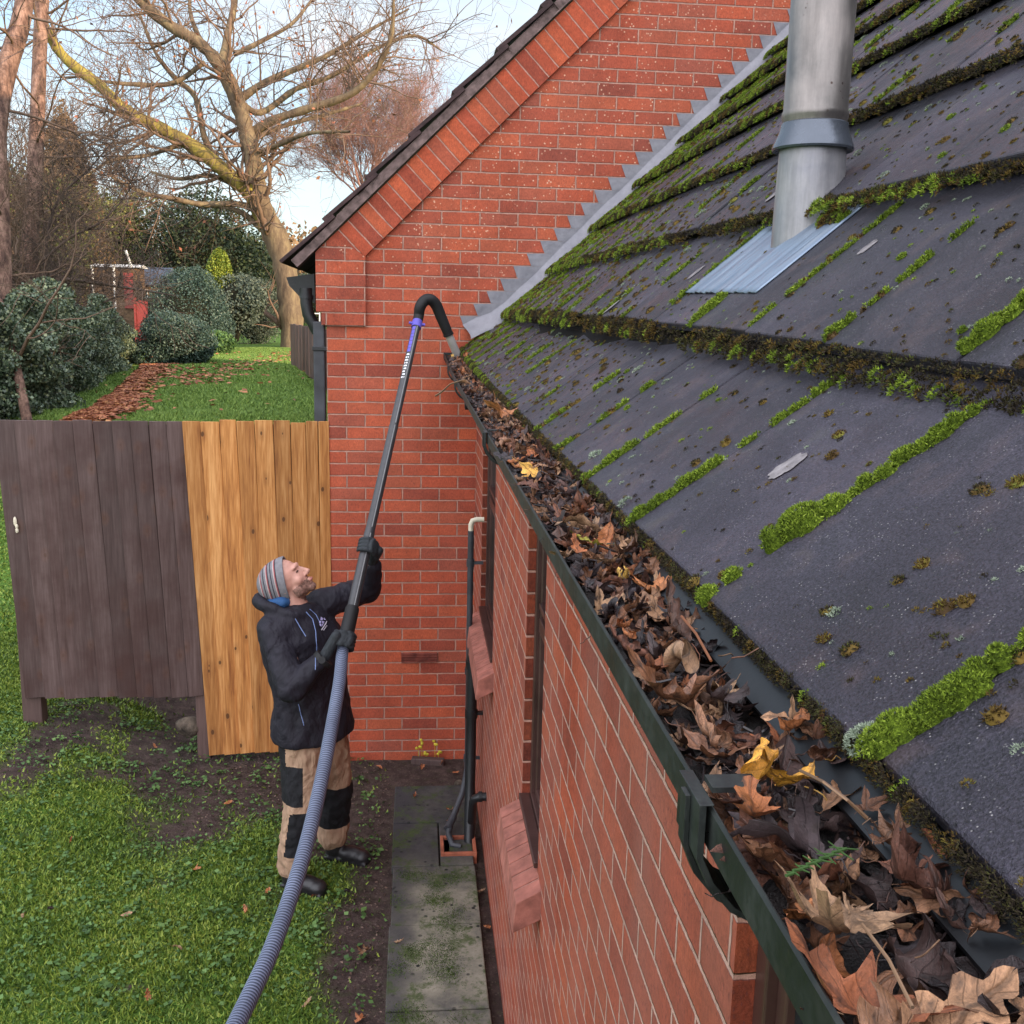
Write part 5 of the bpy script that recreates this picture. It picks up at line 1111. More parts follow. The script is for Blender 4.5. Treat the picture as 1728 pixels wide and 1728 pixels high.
def grass_mat():
    t = NT('grass_blades', .55, .3); r = t.rnd(); n = t.noise(t.co(), 1.6, 4, .6)
    t.col(t.ramp(t.math('ADD', t.math('MULTIPLY', r, .5), t.math('MULTIPLY', n, .55)), [(.2, (.034,.068,.014)), (.42, (.080,.140,.020)), (.6, (.155,.225,.028)), (.8, (.26,.31,.050)), (.93, (.40,.33,.12))])); return t.m
M['grass'] = grass_mat()
M['weed'] = veg_mat('weeds', [(.2, (.026,.060,.016)), (.5, (.055,.115,.028)), (.85, (.11,.19,.05))], 4)
def bark(name, stops, sc=5):
    t = NT(name, .85, .2); co = t.co(scale=(1,1,.35)); n = t.noise(co, sc, 6, .7); t.col(t.ramp(n, stops)); t.bump(t.noise(t.co(scale=(1,1,.25)), sc*3.2, 5, .7), .8, .04); return t.m
M['oak_bark'] = bark('oak_bark', [(.34, (.060,.042,.028)), (.5, (.125,.090,.055)), (.66, (.20,.155,.085))], 3)
M['oak_bark_moss'] = bark('mossy_oak_bark', [(.34, (.075,.055,.022)), (.5, (.17,.13,.035)), (.66, (.28,.24,.045))], 3)
M['pine_bark'] = bark('pine_bark', [(.38, (.05,.030,.024)), (.5, (.15,.088,.065)), (.62, (.28,.175,.13))], 9)
M['twig'] = bark('twig_bark', [(.3, (.085,.055,.038)), (.7, (.19,.125,.085))], 3)
M['twig_red'] = bark('reddish_twigs', [(.3, (.20,.105,.085)), (.7, (.36,.20,.16))], 3)
M['twig_dark'] = bark('dark_twigs', [(.3, (.05,.036,.030)), (.7, (.12,.085,.065))], 3)

class Tubes:
    """many tapered twigs gathered in numpy"""
    def __init__(s): s.v = []; s.f = []; s.n = 0
    def add(s, P, R, k=4):
        P = np.asarray(P, float); m = len(P); R = np.asarray(R, float)
        T_ = np.gradient(P, axis=0); T_ /= np.linalg.norm(T_, axis=1)[:,None]+1e-9; ref = np.array([.31,.87,.39]) ; U = np.cross(T_, ref); U /= np.linalg.norm(U, axis=1)[:,None]+1e-9; W_ = np.cross(T_, U)
        a = np.arange(k)*2*math.pi/k; v = P[:,None,:]+R[:,None,None]*(np.cos(a)[None,:,None]*U[:,None,:]+np.sin(a)[None,:,None]*W_[:,None,:])
        s.v.append(v.reshape(-1,3)); i, j = np.meshgrid(np.arange(m-1), np.arange(k), indexing='ij'); b = s.n
        s.f.append(np.stack([b+i*k+j, b+i*k+(j+1)%k, b+(i+1)*k+(j+1)%k, b+(i+1)*k+j], -1).reshape(-1,4)); s.n += m*k
    def build(s, name, mat, parent=None):
        return link(name, np_mesh(name, np.concatenate(s.v), np.concatenate(s.f)), mat, parent, smooth=True)
def grow(T_, p, d, L_, r, depth, kids=5, spread=.75, wander=.22, upb=.08, minr=.004, tips=None):
    n = max(4, int(5+depth)); P = [p]; q = p.copy(); dd = d.copy()
    for i in range(n):
        dd = dd+rng.normal(0, wander, 3)*.6; dd[2] += upb*.4; dd /= np.linalg.norm(dd); q = q+dd*L_/n; P.append(q)
    R = np.linspace(r, max(r*.35, minr*.6), n+1); T_.add(P, R, 6 if r > .04 else 4 if r > .012 else 3)
    if tips is not None and depth == 0: tips.append(P[-1])
    if depth <= 0: return
    for c in range(kids):
        i = int(rng.integers(max(1, n//4), n+1)); td = P[min(i, n)]-P[i-1]; td /= np.linalg.norm(td); s_ = rng.normal(0, 1, 3); s_ -= td*(s_@td); s_ /= np.linalg.norm(s_)
        nd = td*(1-spread*.45)+s_*spread; nd[2] += upb; nd /= np.linalg.norm(nd); grow(T_, P[i], nd, L_*rng.uniform(.45,.72), max(R[i]*.62, minr), depth-1, kids, spread, wander, upb, minr, tips)
def limb_px(pts, D0, dz=0.):
    """polyline given by its outline in the photograph, each limb bending away to its own depth"""
    n = len(pts); return [dist(x, y, D0+dz*(i/(n-1))**1.2) for i, (x, y) in enumerate(pts)]

# ---- the big oak
BZ = 1.5
oak = tag(empty('oak_tree', tuple(on(2, BZ, 497, 592))), 'tall bare oak with mossy yellow limbs spreading over the lawn beside the gable', 'tree')
OD = float((on(2, BZ, 497, 592)-CAM) @ MR[:,1]); sc_ = OD/FPX
trunk = Tubes(); moss_l = Tubes(); twg = Tubes()
def add_limb(T_, pts, rp, dz, spawn, k=8, depth=2, D=None, kids=4, lf=1.):
    D = D or OD; P = np.array(smooth_path(limb_px(pts, D, dz), 5)); R = np.interp(np.linspace(0,1,len(P)), np.linspace(0,1,len(rp)), np.array(rp)*sc_*(D/OD)*1.08); R = R*(1+.06*rng.normal(size=len(R))); T_.add(P, R, k)
    for _ in range(spawn):
        i = int(rng.integers(int(len(P)*.15), len(P))); td = P[min(i+1, len(P)-1)]-P[i-1]; td /= np.linalg.norm(td)+1e-9; s_ = rng.normal(0, 1, 3); s_ -= td*(s_@td); s_ /= np.linalg.norm(s_)
        nd = td*.45+s_*.85; nd[2] += .15; nd /= np.linalg.norm(nd); grow(twg, P[i], nd, rng.uniform(1.5, 3.0)*lf, max(R[i]*.30, .022), depth, kids, .8, .30, .06, .0065)
    return P
add_limb(trunk, [(499,604),(497,592),(492,540),(484,470),(470,415),(452,370),(436,335)], [24,21,19,18.5,18,17,15], -.3, 5, 14, 2)
add_limb(trunk, [(452,372),(438,335),(428,280),(414,215),(398,165),(372,112),(335,72),(285,42),(238,2),(212,-40)], [15,15,14,12.5,12,10.5,9,8.5,8,7], -1.5, 26, 12)
add_limb(moss_l, [(452,380),(425,330),(395,302),(330,250),(262,212),(213,188),(170,146),(112,100),(80,55),(62,10)], [15,12.5,11.5,10.5,9.5,9,8,7.5,7,6], -3.5, 30, 12)
for pts, rp, dz, sp in (([(373,112),(384,60),(396,5),(400,-50)], [7,6,4.5,3], 1, 14), ([(404,168),(450,138),(520,108),(562,88),(622,52),(690,15)], [6.5,5.5,4.5,4,3,1.5], 2, 26),
        ([(420,228),(462,203),(522,183),(590,160),(632,120),(660,62),(664,0)], [8,7,6,5.5,4.5,3.5,2], -2, 34), ([(400,168),(440,190),(500,150),(560,128),(640,80),(700,60),(745,85)], [5,5,4.5,4,3,2.5,1.5], 3, 28), ([(372,110),(335,60),(320,10),(330,-40)], [5,4,3,2], 2.5, 14),
        ([(396,92),(440,70),(492,40),(530,-5)], [4,3.5,3,2], 3, 14), ([(372,282),(345,232),(330,165),(292,128),(262,88),(236,25)], [6,5,4.5,4,3,2], 1.5, 26), ([(345,105),(292,140),(222,142),(160,136)], [4,4,3.5,2], -1, 14),
        ([(446,362),(404,345),(342,345),(290,335),(240,325),(188,298)], [6,5,4.5,4,3,2], -2.5, 20), ([(392,310),(352,296),(300,302),(255,290)], [4,4,3,2], 2, 14), ([(456,400),(402,356),(330,346)], [6,4.5,2], 1.5, 12),
        ([(430,235),(470,215),(560,190),(610,175)], [4,4,3,2], 4, 16), ([(425,260),(470,245),(520,225),(590,222)], [4,3.5,3,2], -3, 16), ([(300,245),(250,262),(190,270),(140,300)], [4,3,2.5,1.5], -3.5, 14)):
    add_limb(trunk if rp[0] < 6.1 or True else moss_l, pts, rp, dz, int(sp*.72), 7)
for T_, nm, mt in ((trunk, 'trunk', 'oak_bark'), (moss_l, 'mossy_limb', 'oak_bark_moss'), (twg, 'twigs', 'twig')): T_.build(nm, M[mt], oak)
# a few dead leaves still hanging
allt = np.concatenate(twg.v); pk = allt[rng.integers(0, len(allt), 620)]; v, f = cards(pk, .15, .6); link('clinging_leaves', np_mesh('clinging_leaves', v, f), M['litter_red'], oak)

# ---- bare trees further off
def bare_tree(name, px, py_base, D, height, spreadx, mat, label, seeds=9, depth=4, kids=5, r0=.16, lean=0., upb=.12, fan=.55, group=None, minr=.010):
    base = dist(px, py_base, D); e_ = tag(empty(name, tuple(base)), label, 'tree', group); T0 = Tubes(); T1 = Tubes()
    top = base+A3(lean, 0, height*.34); T0.add([base-A3(0,0,.5), base, (base+top)/2+A3(.05,0,0), top], [r0*1.2, r0*1.05, r0*.9, r0*.75], 8)
    for _ in range(seeds):
        a = rng.uniform(0, 2*math.pi); st = base+(top-base)*rng.uniform(.45, 1); d = A3(math.cos(a)*fan*spreadx, math.sin(a)*fan*spreadx, 1.); d /= np.linalg.norm(d); grow(T1, st, d, height*rng.uniform(.38,.5), r0*.45, depth, kids, .62, .16, upb, minr)
    T0.build('trunk', M['twig'], e_); T1.build('branches', M[mat], e_); return e_
bare_tree('beech_tree', 618, 395, 62, 10.2, 1.15, 'twig_red', 'round pinkish bare tree behind the big oak, next to the gable roof', 13, 4, 6, .17, fan=.85, minr=.0085)

bare_tree('bare_tree', 215, 470, 48, 6, .9, 'twig_dark', 'bare tree rising behind the white framed summerhouse', 6, 4, 4, .13)
bare_tree('bare_tree', 5, 560, 27, 7, .8, 'twig', 'bare tree at the left edge of the picture behind the pine trunks', 6, 3, 5, .12, minr=.007)
# brush of twigs on the left
for px, pyb, D, h, lab in ((30, 640, 15.5, 2.9, 'leafless reddish shrub between the two leaning pine trunks'), (118, 600, 19, 3.1, 'leafless brown shrub growing through the ivy hedge'), (130, 600, 26, 2.4, 'leafless shrub at the far end of the ivy hedge'), (-60, 640, 14, 4.0, 'leafless shrub spilling in from the left edge of the picture')):
    base = dist(px, pyb, D); T_ = Tubes(); e_ = tag(empty('bare_shrub', tuple(base)), lab, 'shrub', 'leafless shrubs by the ivy hedge')
    for _ in range(8):
        a = rng.uniform(0, 6.28); d = A3(math.cos(a)*.65, math.sin(a)*.5, 1); d /= np.linalg.norm(d); grow(T_, base+A3(rng.normal(0,.25), rng.normal(0,.25), 0), d, h*.55, .028, 3, 5, .7, .22, .05, .0042)
    T_.build('stems', M['twig_dark' if px % 4 else 'twig'], e_)
# the long dark branch reaching in from the left
T_ = Tubes(); P = np.array(smooth_path([dist(x, y, 12.5+.6*i) for i, (x, y) in enumerate(((-60,540),(0,510),(40,495),(75,484),(110,472),(160,478),(240,490),(300,500)))], 6)); T_.add(P, np.linspace(.060,.008,len(P)), 7)
P2 = np.array(smooth_path([dist(x, y, 14.5) for x, y in ((75,484),(80,400),(100,335),(150,285),(205,222))], 6)); T_.add(P2, np.linspace(.030,.006,len(P2)), 6)
P3 = np.array(smooth_path([dist(x, y, 14.0) for x, y in ((72,440),(120,400),(170,375),(212,330),(225,300))], 6)); T_.add(P3, np.linspace(.020,.005,len(P3)), 6)
for PP, c in ((P, 40), (P2, 30), (P3, 20)):
    for _ in range(c):
        i = int(rng.integers(3, len(PP))); d = rng.normal(0, 1, 3); d[2] = abs(d[2])*.8; d /= np.linalg.norm(d); grow(T_, PP[i], d, rng.uniform(.35, .95), .009, 2, 4, .75, .25, .05, .0035)
tag(T_.build('overhanging_branch', M['twig_dark']), 'long dark bare branch reaching into the picture from the left edge', 'branch')
# pine trunks with ivy at the left
def trunk_tree(pts, rp, D, label, twigs=12, mat='pine_bark'):
    P = np.array(smooth_path([dist(x, y, D+.15*i) for i, (x, y) in enumerate(pts)], 5)); R = np.interp(np.linspace(0,1,len(P)), np.linspace(0,1,len(rp)), rp)*D/FPX
    e_ = tag(empty('pine_tree', tuple(P[0])), label, 'tree', 'pine trunks at the left edge'); T_ = Tubes(); T_.add(P, R, 12); T_.build('trunk', M[mat], e_)
    B_ = Tubes()
    for _ in range(twigs):
        i = int(rng.integers(len(P)//4, len(P))); d = rng.normal(0, 1, 3); d[2] *= .4; d[0] += .25; d /= np.linalg.norm(d); grow(B_, P[i], d, rng.uniform(.8, 2.2), .022, 3, 4, .75, .25, .03, .0042)
    B_.build('branches', M['twig'], e_); return P, R
P1, R1 = trunk_tree([(44,725),(40,640),(47,520),(50,420),(58,310),(63,200),(67,90),(72,-20)], [17,16,16,15,14,13,12.5,12], 15, 'straight reddish pine trunk standing left of the oak', 26)
trunk_tree([(4,700),(6,560),(4,400),(-3,230),(8,130),(32,50),(46,-20)], [16,15,14,14,18,17,15], 12.5, 'pale forked pine trunk at the very left edge of the picture', 14)
trunk_tree([(48,722),(36,660),(22,600),(6,540),(-10,480)], [9,8,8,7,7], 11, 'short leaning pink-barked trunk at the foot of the ivy hedge', 4)
# ivy hedge: a thick wall of leaves along the lawn
hb = [on(2, BZ, *q) for q in ((-60,735),(60,720),(130,706),(175,672),(212,640),(243,618))]
n = 150000; s_ = rng.uniform(0, 1, n)**.85; xy = np.stack([np.interp(s_, np.linspace(0,1,len(hb)), [q[k] for q in hb]) for k in range(2)], 1)
hh = 2.05+.25*np.sin(s_*17)+.15*np.sin(s_*41)-.45*sstep(.65,1,s_); zz = rng.uniform(0, 1, n); th_ = .30+.14*np.sin(s_*31+zz*7)+.10*np.sin(zz*23+s_*11); off = (rng.uniform(-1, 1, n))
dirn = np.array([hb[-1][0]-hb[1][0], hb[-1][1]-hb[1][1]]); dirn /= np.linalg.norm(dirn); perp = np.array([dirn[1], -dirn[0]])
prof = np.sqrt(np.maximum(0, 1-np.maximum(0, (zz-.72)/.28)**2)); P = np.stack([xy[:,0]-perp[0]*.45+perp[0]*off*th_*prof, xy[:,1]-perp[1]*.45+perp[1]*off*th_*prof, BZ-.1+zz*hh*.74], 1)
v, f = cards(P, .040, .85, -.4); hd = tag(empty('ivy_hedge', tuple(hb[1])), 'dense dark green ivy-covered hedge running along the left of the lawn', 'hedge'); link('foliage', np_mesh('foliage', v, f), M['ivy'], hd)
# dark core that closes the gaps, standing in for shade between the leaves
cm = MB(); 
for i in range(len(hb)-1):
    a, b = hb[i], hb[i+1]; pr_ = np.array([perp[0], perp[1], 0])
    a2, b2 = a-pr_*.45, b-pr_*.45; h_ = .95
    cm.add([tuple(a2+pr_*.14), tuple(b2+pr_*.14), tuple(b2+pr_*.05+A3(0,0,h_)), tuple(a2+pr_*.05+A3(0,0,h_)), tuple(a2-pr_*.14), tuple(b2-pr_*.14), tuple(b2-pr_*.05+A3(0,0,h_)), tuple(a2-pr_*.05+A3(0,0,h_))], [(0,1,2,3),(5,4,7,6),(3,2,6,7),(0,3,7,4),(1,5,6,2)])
M['shade'] = plain('hedge_stems', (.020,.020,.012), .95, .1, var=.4, sc=20, bump=1); cm.build('stems', M['shade'], hd)  # core slab's tone is painted shade; the shrubs' stems share it
# straw stems in front of the ivy
T_ = Tubes()
for _ in range(150):
    p = dist(rng.uniform(15,95), rng.uniform(640,715), rng.uniform(12.5,14)); d = A3(rng.normal(0,.25), rng.normal(0,.2), 1); d /= np.linalg.norm(d); L_ = rng.uniform(.4,1.0); T_.add([p, p+d*L_*.5, p+d*L_+A3(rng.normal(0,.1),0,-.04)], [.006,.005,.003], 3)
M['straw'] = veg_mat('straw', [(.2, (.20,.12,.07)), (.8, (.38,.25,.14))], 4); tag(T_.build('dead_stems', M['straw']), 'dry straw-coloured stems tangled in front of the ivy hedge', 'dead stems', kind='stuff')
# shrubs
def shrub(px, py, D, rx, rz, mat, n, size, label, name='shrub', lumps=9, cat='shrub', cone=0., core=True, asp=.55):
    g_ = dist(px, py, D); cz = rz; e_ = tag(empty(name, tuple(g_)), label, cat); Ps = []
    L_ = [(0,0,0,1.)]+[(rng.uniform(-.6,.6), rng.uniform(-.6,.6), rng.uniform(-.55,.6), rng.uniform(.35,.62)) for _ in range(lumps)]
    for (a, b, c, s_) in L_:
        m = int(n*s_*s_/sum(q[3]**2 for q in L_)); d = rng.normal(0,1,(m,3)); d /= np.linalg.norm(d,axis=1)[:,None]; rr = rng.uniform(.55,1.06,m)**.5
        taper = 1-cone*np.clip((d[:,2]*rr*s_+c+1)/2, 0, 1); Ps.append(np.stack([g_[0]+(a+d[:,0]*rr*s_)*rx*taper, g_[1]+(b+d[:,1]*rr*s_)*rx*taper, g_[2]+cz+(c+d[:,2]*rr*s_)*rz], 1))
    P = np.concatenate(Ps); P = P[P[:,2] > g_[2]-.15]; v, f = cards(P, size, asp, .3); link('foliage', np_mesh('foliage', v, f), M[mat], e_)
    b_ = MB()
    for q in range(5): a = q*1.256; b_.tube([g_-A3(0,0,.3), g_+A3(math.cos(a)*rx*.3, math.sin(a)*rx*.3, cz), g_+A3(math.cos(a)*rx*.45, math.sin(a)*rx*.45, cz*1.4)], [.05,.035,.015], 6)
    b_.build('stems', M['shade'], e_, smooth=True)
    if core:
        b_ = MB(); b_.ball(g_+A3(0,0,cz*.95), (rx*.62*(1-cone*.3), rx*.62*(1-cone*.3), rz*.72), 14); b_.build('inner_foliage', M['shade'], e_, smooth=True)  # dark ball painted as the shade inside the bush
    return e_
Dg = lambda px, py: float((on(2, BZ, px, py)-CAM) @ MR[:,1])
shrub(300, 622, Dg(308,622), .86, .60, 'laurel', 26000, .055, 'round dark blue-green laurel bush at the edge of the lawn, nearest of the bushes')
shrub(318, 600, Dg(325,606)+2, 1.15, 1.22, 'laurel', 30000, .06, 'taller dark laurel bush directly behind the round one')
shrub(430, 588, 37, 1.15, 1.25, 'greyshrub', 20000, .065, 'grey-green shrub to the left of the oak trunk', lumps=12)
shrub(400, 560, 33, .9, .95, 'greyshrub', 8000, .09, 'low thin grey shrub between the laurel and the grey-green shrub')
shrub(371, 505, 33, .62, .80, 'lime', 9000, .07, 'small bright yellow-green conifer behind the laurel bushes', 'conifer', 5, 'tree', cone=.55)
shrub(365, 598, Dg(365,604), .55, .32, 'weed', 3500, .09, 'low leafy plant beside the laurel bush at the lawn edge', 'plant', 5, 'plant', core=False)
shrub(345, 560, 47, 3.0, 3.1, 'yew', 26000, .16, 'big dark yew tree in the middle distance behind the shed', 'yew_tree', 14, 'tree')
shrub(430, 540, 52, 2.2, 2.2, 'yew', 12000, .16, 'dark evergreen between the yew and the oak trunk', 'evergreen_tree', 10, 'tree')
shrub(125, 560, 42, 2.3, 4.5, 'russet', 24000, .14, 'tall russet pointed conifer behind the left hedge', 'conifer', 12, 'tree', cone=.75)
shrub(205, 540, 48, 2.6, 3.0, 'olive', 16000, .15, 'olive green tree left of the dark yew', 'evergreen_tree', 10, 'tree')
shrub(40, 560, 34, 2.4, 2.7, 'olive', 14000, .13, 'olive green bush behind the pine trunks at the left edge', 'evergreen_tree', 10, 'tree')

shrub(535, 560, 60, 2.0, 1.7, 'yew', 7000, .17, 'dark bush glimpsed between the oak trunk and the gable', 'evergreen_tree', 6, 'tree')
shrub(590, 560, 66, 2.6, 2.6, 'russet', 8000, .17, 'rusty bush far behind the gable end', 'evergreen_tree', 8, 'tree')
# far wooded skyline
Ps = []
for k in range(34):
    x = -640/1728*0; px = -250+k*34; D = rng.uniform(85, 120); g_ = dist(px, 515, D); rx = rng.uniform(4.5, 8); rz = rng.uniform(3.0, 6.0)
    d = rng.normal(0,1,(1500,3)); d /= np.linalg.norm(d,axis=1)[:,None]; Ps.append(g_+d*np.array([rx,rx,rz])*rng.uniform(.6,1.08,(1500,1))+A3(0,0,rz*.35))
v, f = cards(np.concatenate(Ps), .55, .7); tag(link('distant_woodland', np_mesh('distant_woodland', v, f), M['russet']), 'hazy brown and olive woodland along the skyline', 'woodland', kind='stuff')
# ---- summerhouse, shed, house, fence beyond the lawn
M['white_paint'] = plain('white_paint', (.62,.62,.60), .5, .3, var=.1); M['red_paint'] = plain('red_paint', (.20,.035,.030), .5, .3); M['shed_wood'] = plain('shed_wood', (.115,.072,.042), .8, .2, var=.3); M['slate'] = plain('blue_felt', (.04,.055,.085), .6, .3)
def house_box(name, px, py, D, w_, d_, h_, mat, roofmat, label, cat, rise=.8, over=.15, ang=0, win=True, hip=False):
    g_ = dist(px, py, D); e_ = tag(empty(name, tuple(g_)), label, cat); x, y, z = g_; b_ = MB(); b_.bb((x-w_/2,y-d_/2,z-2.2), (x+w_/2,y+d_/2,z+h_)); b_.build('walls', mat, e_)
    r_ = MB(); a, b = w_/2+over, d_/2+over; i_ = .55 if hip else 0
    r_.add([(x-a,y-b,z+h_+.003),(x+a,y-b,z+h_+.003),(x+a,y+b,z+h_+.003),(x-a,y+b,z+h_+.003),(x-a+a*i_,y,z+h_+rise),(x+a-a*i_,y,z+h_+rise)], [(0,1,5,4),(2,3,4,5),(0,4,3),(1,2,5),(3,2,1,0)]); r_.build('roof', roofmat, e_)
    if win:
        for s_ in (-.25, .25):
            f_ = MB(); f_.bb((x+s_*w_-.09*w_, y-d_/2-.03, z+h_*.40), (x+s_*w_+.09*w_, y-d_/2-.004, z+h_*.82)); fo = f_.build('window', M['white_paint'], e_); q = MB(); q.bb((x+s_*w_-.07*w_, y-d_/2-.036, z+h_*.44), (x+s_*w_+.07*w_, y-d_/2-.031, z+h_*.78)); q.build('pane', M['glass'], fo)
    return e_
house_box('playhouse', 264, 518, 31, .85, .8, .62, M['shed_wood'], M['slate'], 'small wooden playhouse with a dark blue pointed roof and white window', 'playhouse', .55, .12)
sh = house_box('summerhouse', 205, 520, 30, 1.15, 1.0, 1.15, M['shed_wood'], M['white_paint'], 'weathered summerhouse with white roof trim and red doors', 'summerhouse', .10, .12, win=False)
g_ = dist(205, 520, 30); b_ = MB(); b_.bb((g_[0]+.25,g_[1]-.56,g_[2]), (g_[0]+.50,g_[1]-.502,g_[2]+1.0)); b_.build('door', M['red_paint'], sh)
b_ = MB(); b_.tube([g_+A3(.50,-.6,1.15), g_+A3(.36,-.6,1.62)], .035, 8); b_.tube([g_+A3(-.60,-.6,0), g_+A3(-.60,-.6,1.2)], .035, 6); b_.tube([g_+A3(-.0,-.6,0), g_+A3(-.0,-.6,1.2)], .035, 6); b_.build('white_post', M['white_paint'], sh, smooth=True)
g_ = dist(243, 520, 28); b_ = MB(); b_.bb((g_[0]-.20,g_[1]-.02,g_[2]-.9), (g_[0]+.10,g_[1]+.02,g_[2]+.20)); b_.bb((g_[0]-.26,g_[1]-.05,g_[2]-.9), (g_[0]-.21,g_[1]+.05,g_[2]+.3)); tag(b_.build('red_gate', M['red_paint']), 'low red painted gate in front of the playhouse', 'gate')
M['far_brick'] = plain('far_brick', (.36,.15,.10), .85, .2); M['far_roof'] = plain('far_roof', (.28,.12,.07), .8, .2)


fe = tag(empty('low_fence', tuple(on(2, BZ, 510, 640))), 'low dark board fence with white lattice at the right of the far lawn', 'fence'); a, b = on(2, BZ, 491, 622), on(2, BZ, 560, 668); b_ = MB(); dv = b-a; nb = 11
for k in range(nb):
    p0 = a+dv*k/nb; p1 = a+dv*(k+.94)/nb; nrm = A3(-dv[1], dv[0], 0); nrm /= np.linalg.norm(nrm); h_ = 1.02+.015*(k%2)
    q0 = [p0, p1, p1+nrm*.03, p0+nrm*.03]; b_.add([tuple(q+A3(0,0,-.2)) for q in q0]+[tuple(q+A3(0,0,h_)) for q in q0], [(0,1,5,4),(1,2,6,5),(2,3,7,6),(3,0,4,7),(4,5,6,7)])
b_.build('boards', M['old_wood'], fe); b_ = MB(); p0 = on(2, BZ, 526, 640); D = float((p0-CAM)@MR[:,1]); q0 = dist(528, 603, D-.3); 
for k in range(4): b_.box(q0+A3(.06,0,.28*k), (.17,.02,.022))
b_.box(q0+A3(-.03,0,.42), (.022,.021,.88)); b_.box(q0+A3(.14,0,.42), (.022,.021,.88)); b_.build('lattice', M['white_paint'], fe)

# ---- leaf litter strip on the far lawn, scattered leaves
lp_ = [on(2, BZ, *q) for q in ((60,735),(150,712),(190,680),(235,632),(262,600))]; n = 8500; s_ = rng.uniform(0,1,n); base = np.stack([np.interp(s_, np.linspace(0,1,5), [q[k] for q in lp_]) for k in range(2)], 1)
off = np.abs(rng.normal(0, .17, n))*(1+.6*s_)+.0; X = base[:,0]+perp[0]*off; Y = base[:,1]+perp[1]*off
q_ = [on(2, BZ, *q) for q in ((262,622),(330,660),(400,628),(520,600))]; n2 = 700; s2 = rng.uniform(0,1,n2); b2 = np.stack([np.interp(s2, np.linspace(0,1,4), [q[k] for q in q_]) for k in range(2)], 1)
X = np.concatenate([X, b2[:,0]+rng.normal(0,.3,n2)]); Y = np.concatenate([Y, b2[:,1]+rng.normal(0,.35,n2)]); n3 = 160; X = np.concatenate([X, rng.uniform(-6, -1, n3)]); Y = np.concatenate([Y, rng.uniform(6, 24, n3)])
P = np.stack([X, Y, gz(X, Y)+.055], 1); v, f = cards(P, .10, .8, 0); v[:,2] = np.repeat(P[:,2], 4)+(v[:,2]-np.repeat(P[:,2], 4))*.35
tag(link('fallen_leaves', np_mesh('fallen_leaves', v, f), M['litter_red']), 'red-brown fallen leaves drifted along the hedge and lawn edge', 'fallen leaves', kind='stuff')
# ---- grass: density follows the turf
sn = np.vectorize(lambda x, y: mnoise.noise(Vector((x, y, 4.))))
def soil(x, y):
    w1 = sn(x*2.1, y*2.1)*.85+sn(x*6, y*6)*.35
    a = sstep(-2.15, -1.30, y+.45*x+w1*.9)*sstep(-3.1, -2.2, x+w1*.8)*(1-sstep(1.2, 2.5, y)); b = sstep(-.92, -.70, x+w1*.16); c = sstep(.52, .72, sn(x*3.7+9, y*3.7))
    return np.clip(np.maximum(np.maximum(a, b), c*.9), 0, 1)
gcol = bpy.data.objects['ground'].data; at = gcol.attributes.new('soil', 'FLOAT', 'POINT'); co_ = np.zeros(len(gcol.vertices)*3, dtype=np.float32); gcol.vertices.foreach_get('co', co_); co_ = co_.reshape(-1,3); val = np.zeros(len(co_), dtype=np.float32)
mk = (np.abs(co_[:,0]+2) < 3.5) & (np.abs(co_[:,1]+1) < 4.5); val[mk] = soil(co_[mk,0], co_[mk,1]); at.data.foreach_set('value', val)
def scatter(n, x0, x1, y0, y1, thr=None):
    x = rng.uniform(x0, x1, n); y = rng.uniform(y0, y1, n); s_ = soil(x, y); k = rng.uniform(0,1,n) > s_*(thr if thr is not None else 1.); x, y = x[k], y[k]; k = (x < -.50); x, y = x[k], y[k]
    pv_ = np.stack([x, y, gz(x, y)], 1); px = (pv_-CAM)@MR; u = 864+FPX*px[:,0]/px[:,1]; w_ = 864-FPX*px[:,2]/px[:,1]; k = (u > -60) & (u < 900) & (w_ < 1790); return x[k], y[k]
x, y = scatter(380000, -4.6, -.5, -3.9, 1.6, .985); x2, y2 = scatter(90000, -7.5, -2.4, 1.6, 6.5, .985); x, y = np.concatenate([x, x2]), np.concatenate([y, y2]); n = len(x); D = np.hypot(y-CAM[1], 2.8); hgt = rng.uniform(.008, .024, n)*(1+.5*sn(x*1.6, y*1.6)); wd = .0022+.0012*(D-3)
d = np.stack([rng.normal(0,.75,n), rng.normal(0,.75,n), np.ones(n)], 1); d /= np.linalg.norm(d,axis=1)[:,None]; s_ = np.cross(d, rng.normal(0,1,(n,3))); s_ /= np.linalg.norm(s_,axis=1)[:,None]; P = np.stack([x, y, gz(x,y)+.002], 1); s_ *= wd[:,None]
v = np.stack([P-s_, P+s_, P+d*hgt[:,None]*1.3], 1).reshape(-1,3); tag(link('grass', np_mesh('grass', v, np.arange(len(v)).reshape(-1,3)), M['grass']), 'short mossy green lawn grass below the gutter', 'grass', kind='stuff')
M['far_grass'] = veg_mat('far_grass', [(.2, (.055,.105,.020)), (.5, (.11,.195,.034)), (.8, (.20,.29,.060))], .5)
# far lawn blades
n = 190000; x = rng.uniform(-9, -1, n); y = 5.5+22*rng.uniform(0,1,n)**1.4; P = np.stack([x, y, gz(x,y)], 1); d = np.stack([rng.normal(0,.5,n), rng.normal(0,.5,n), np.ones(n)], 1); s_ = np.cross(d, rng.normal(0,1,(n,3))); s_ /= np.linalg.norm(s_,axis=1)[:,None]; D = (y+6)[:,None]; s_ *= .0007*D
v = np.stack([P-s_, P+s_, P+d*.05], 1).reshape(-1,3); tag(link('far_grass', np_mesh('far_grass', v, np.arange(len(v)).reshape(-1,3)), M['far_grass']), 'smooth green grass of the lawn beyond the fence', 'grass', kind='stuff')
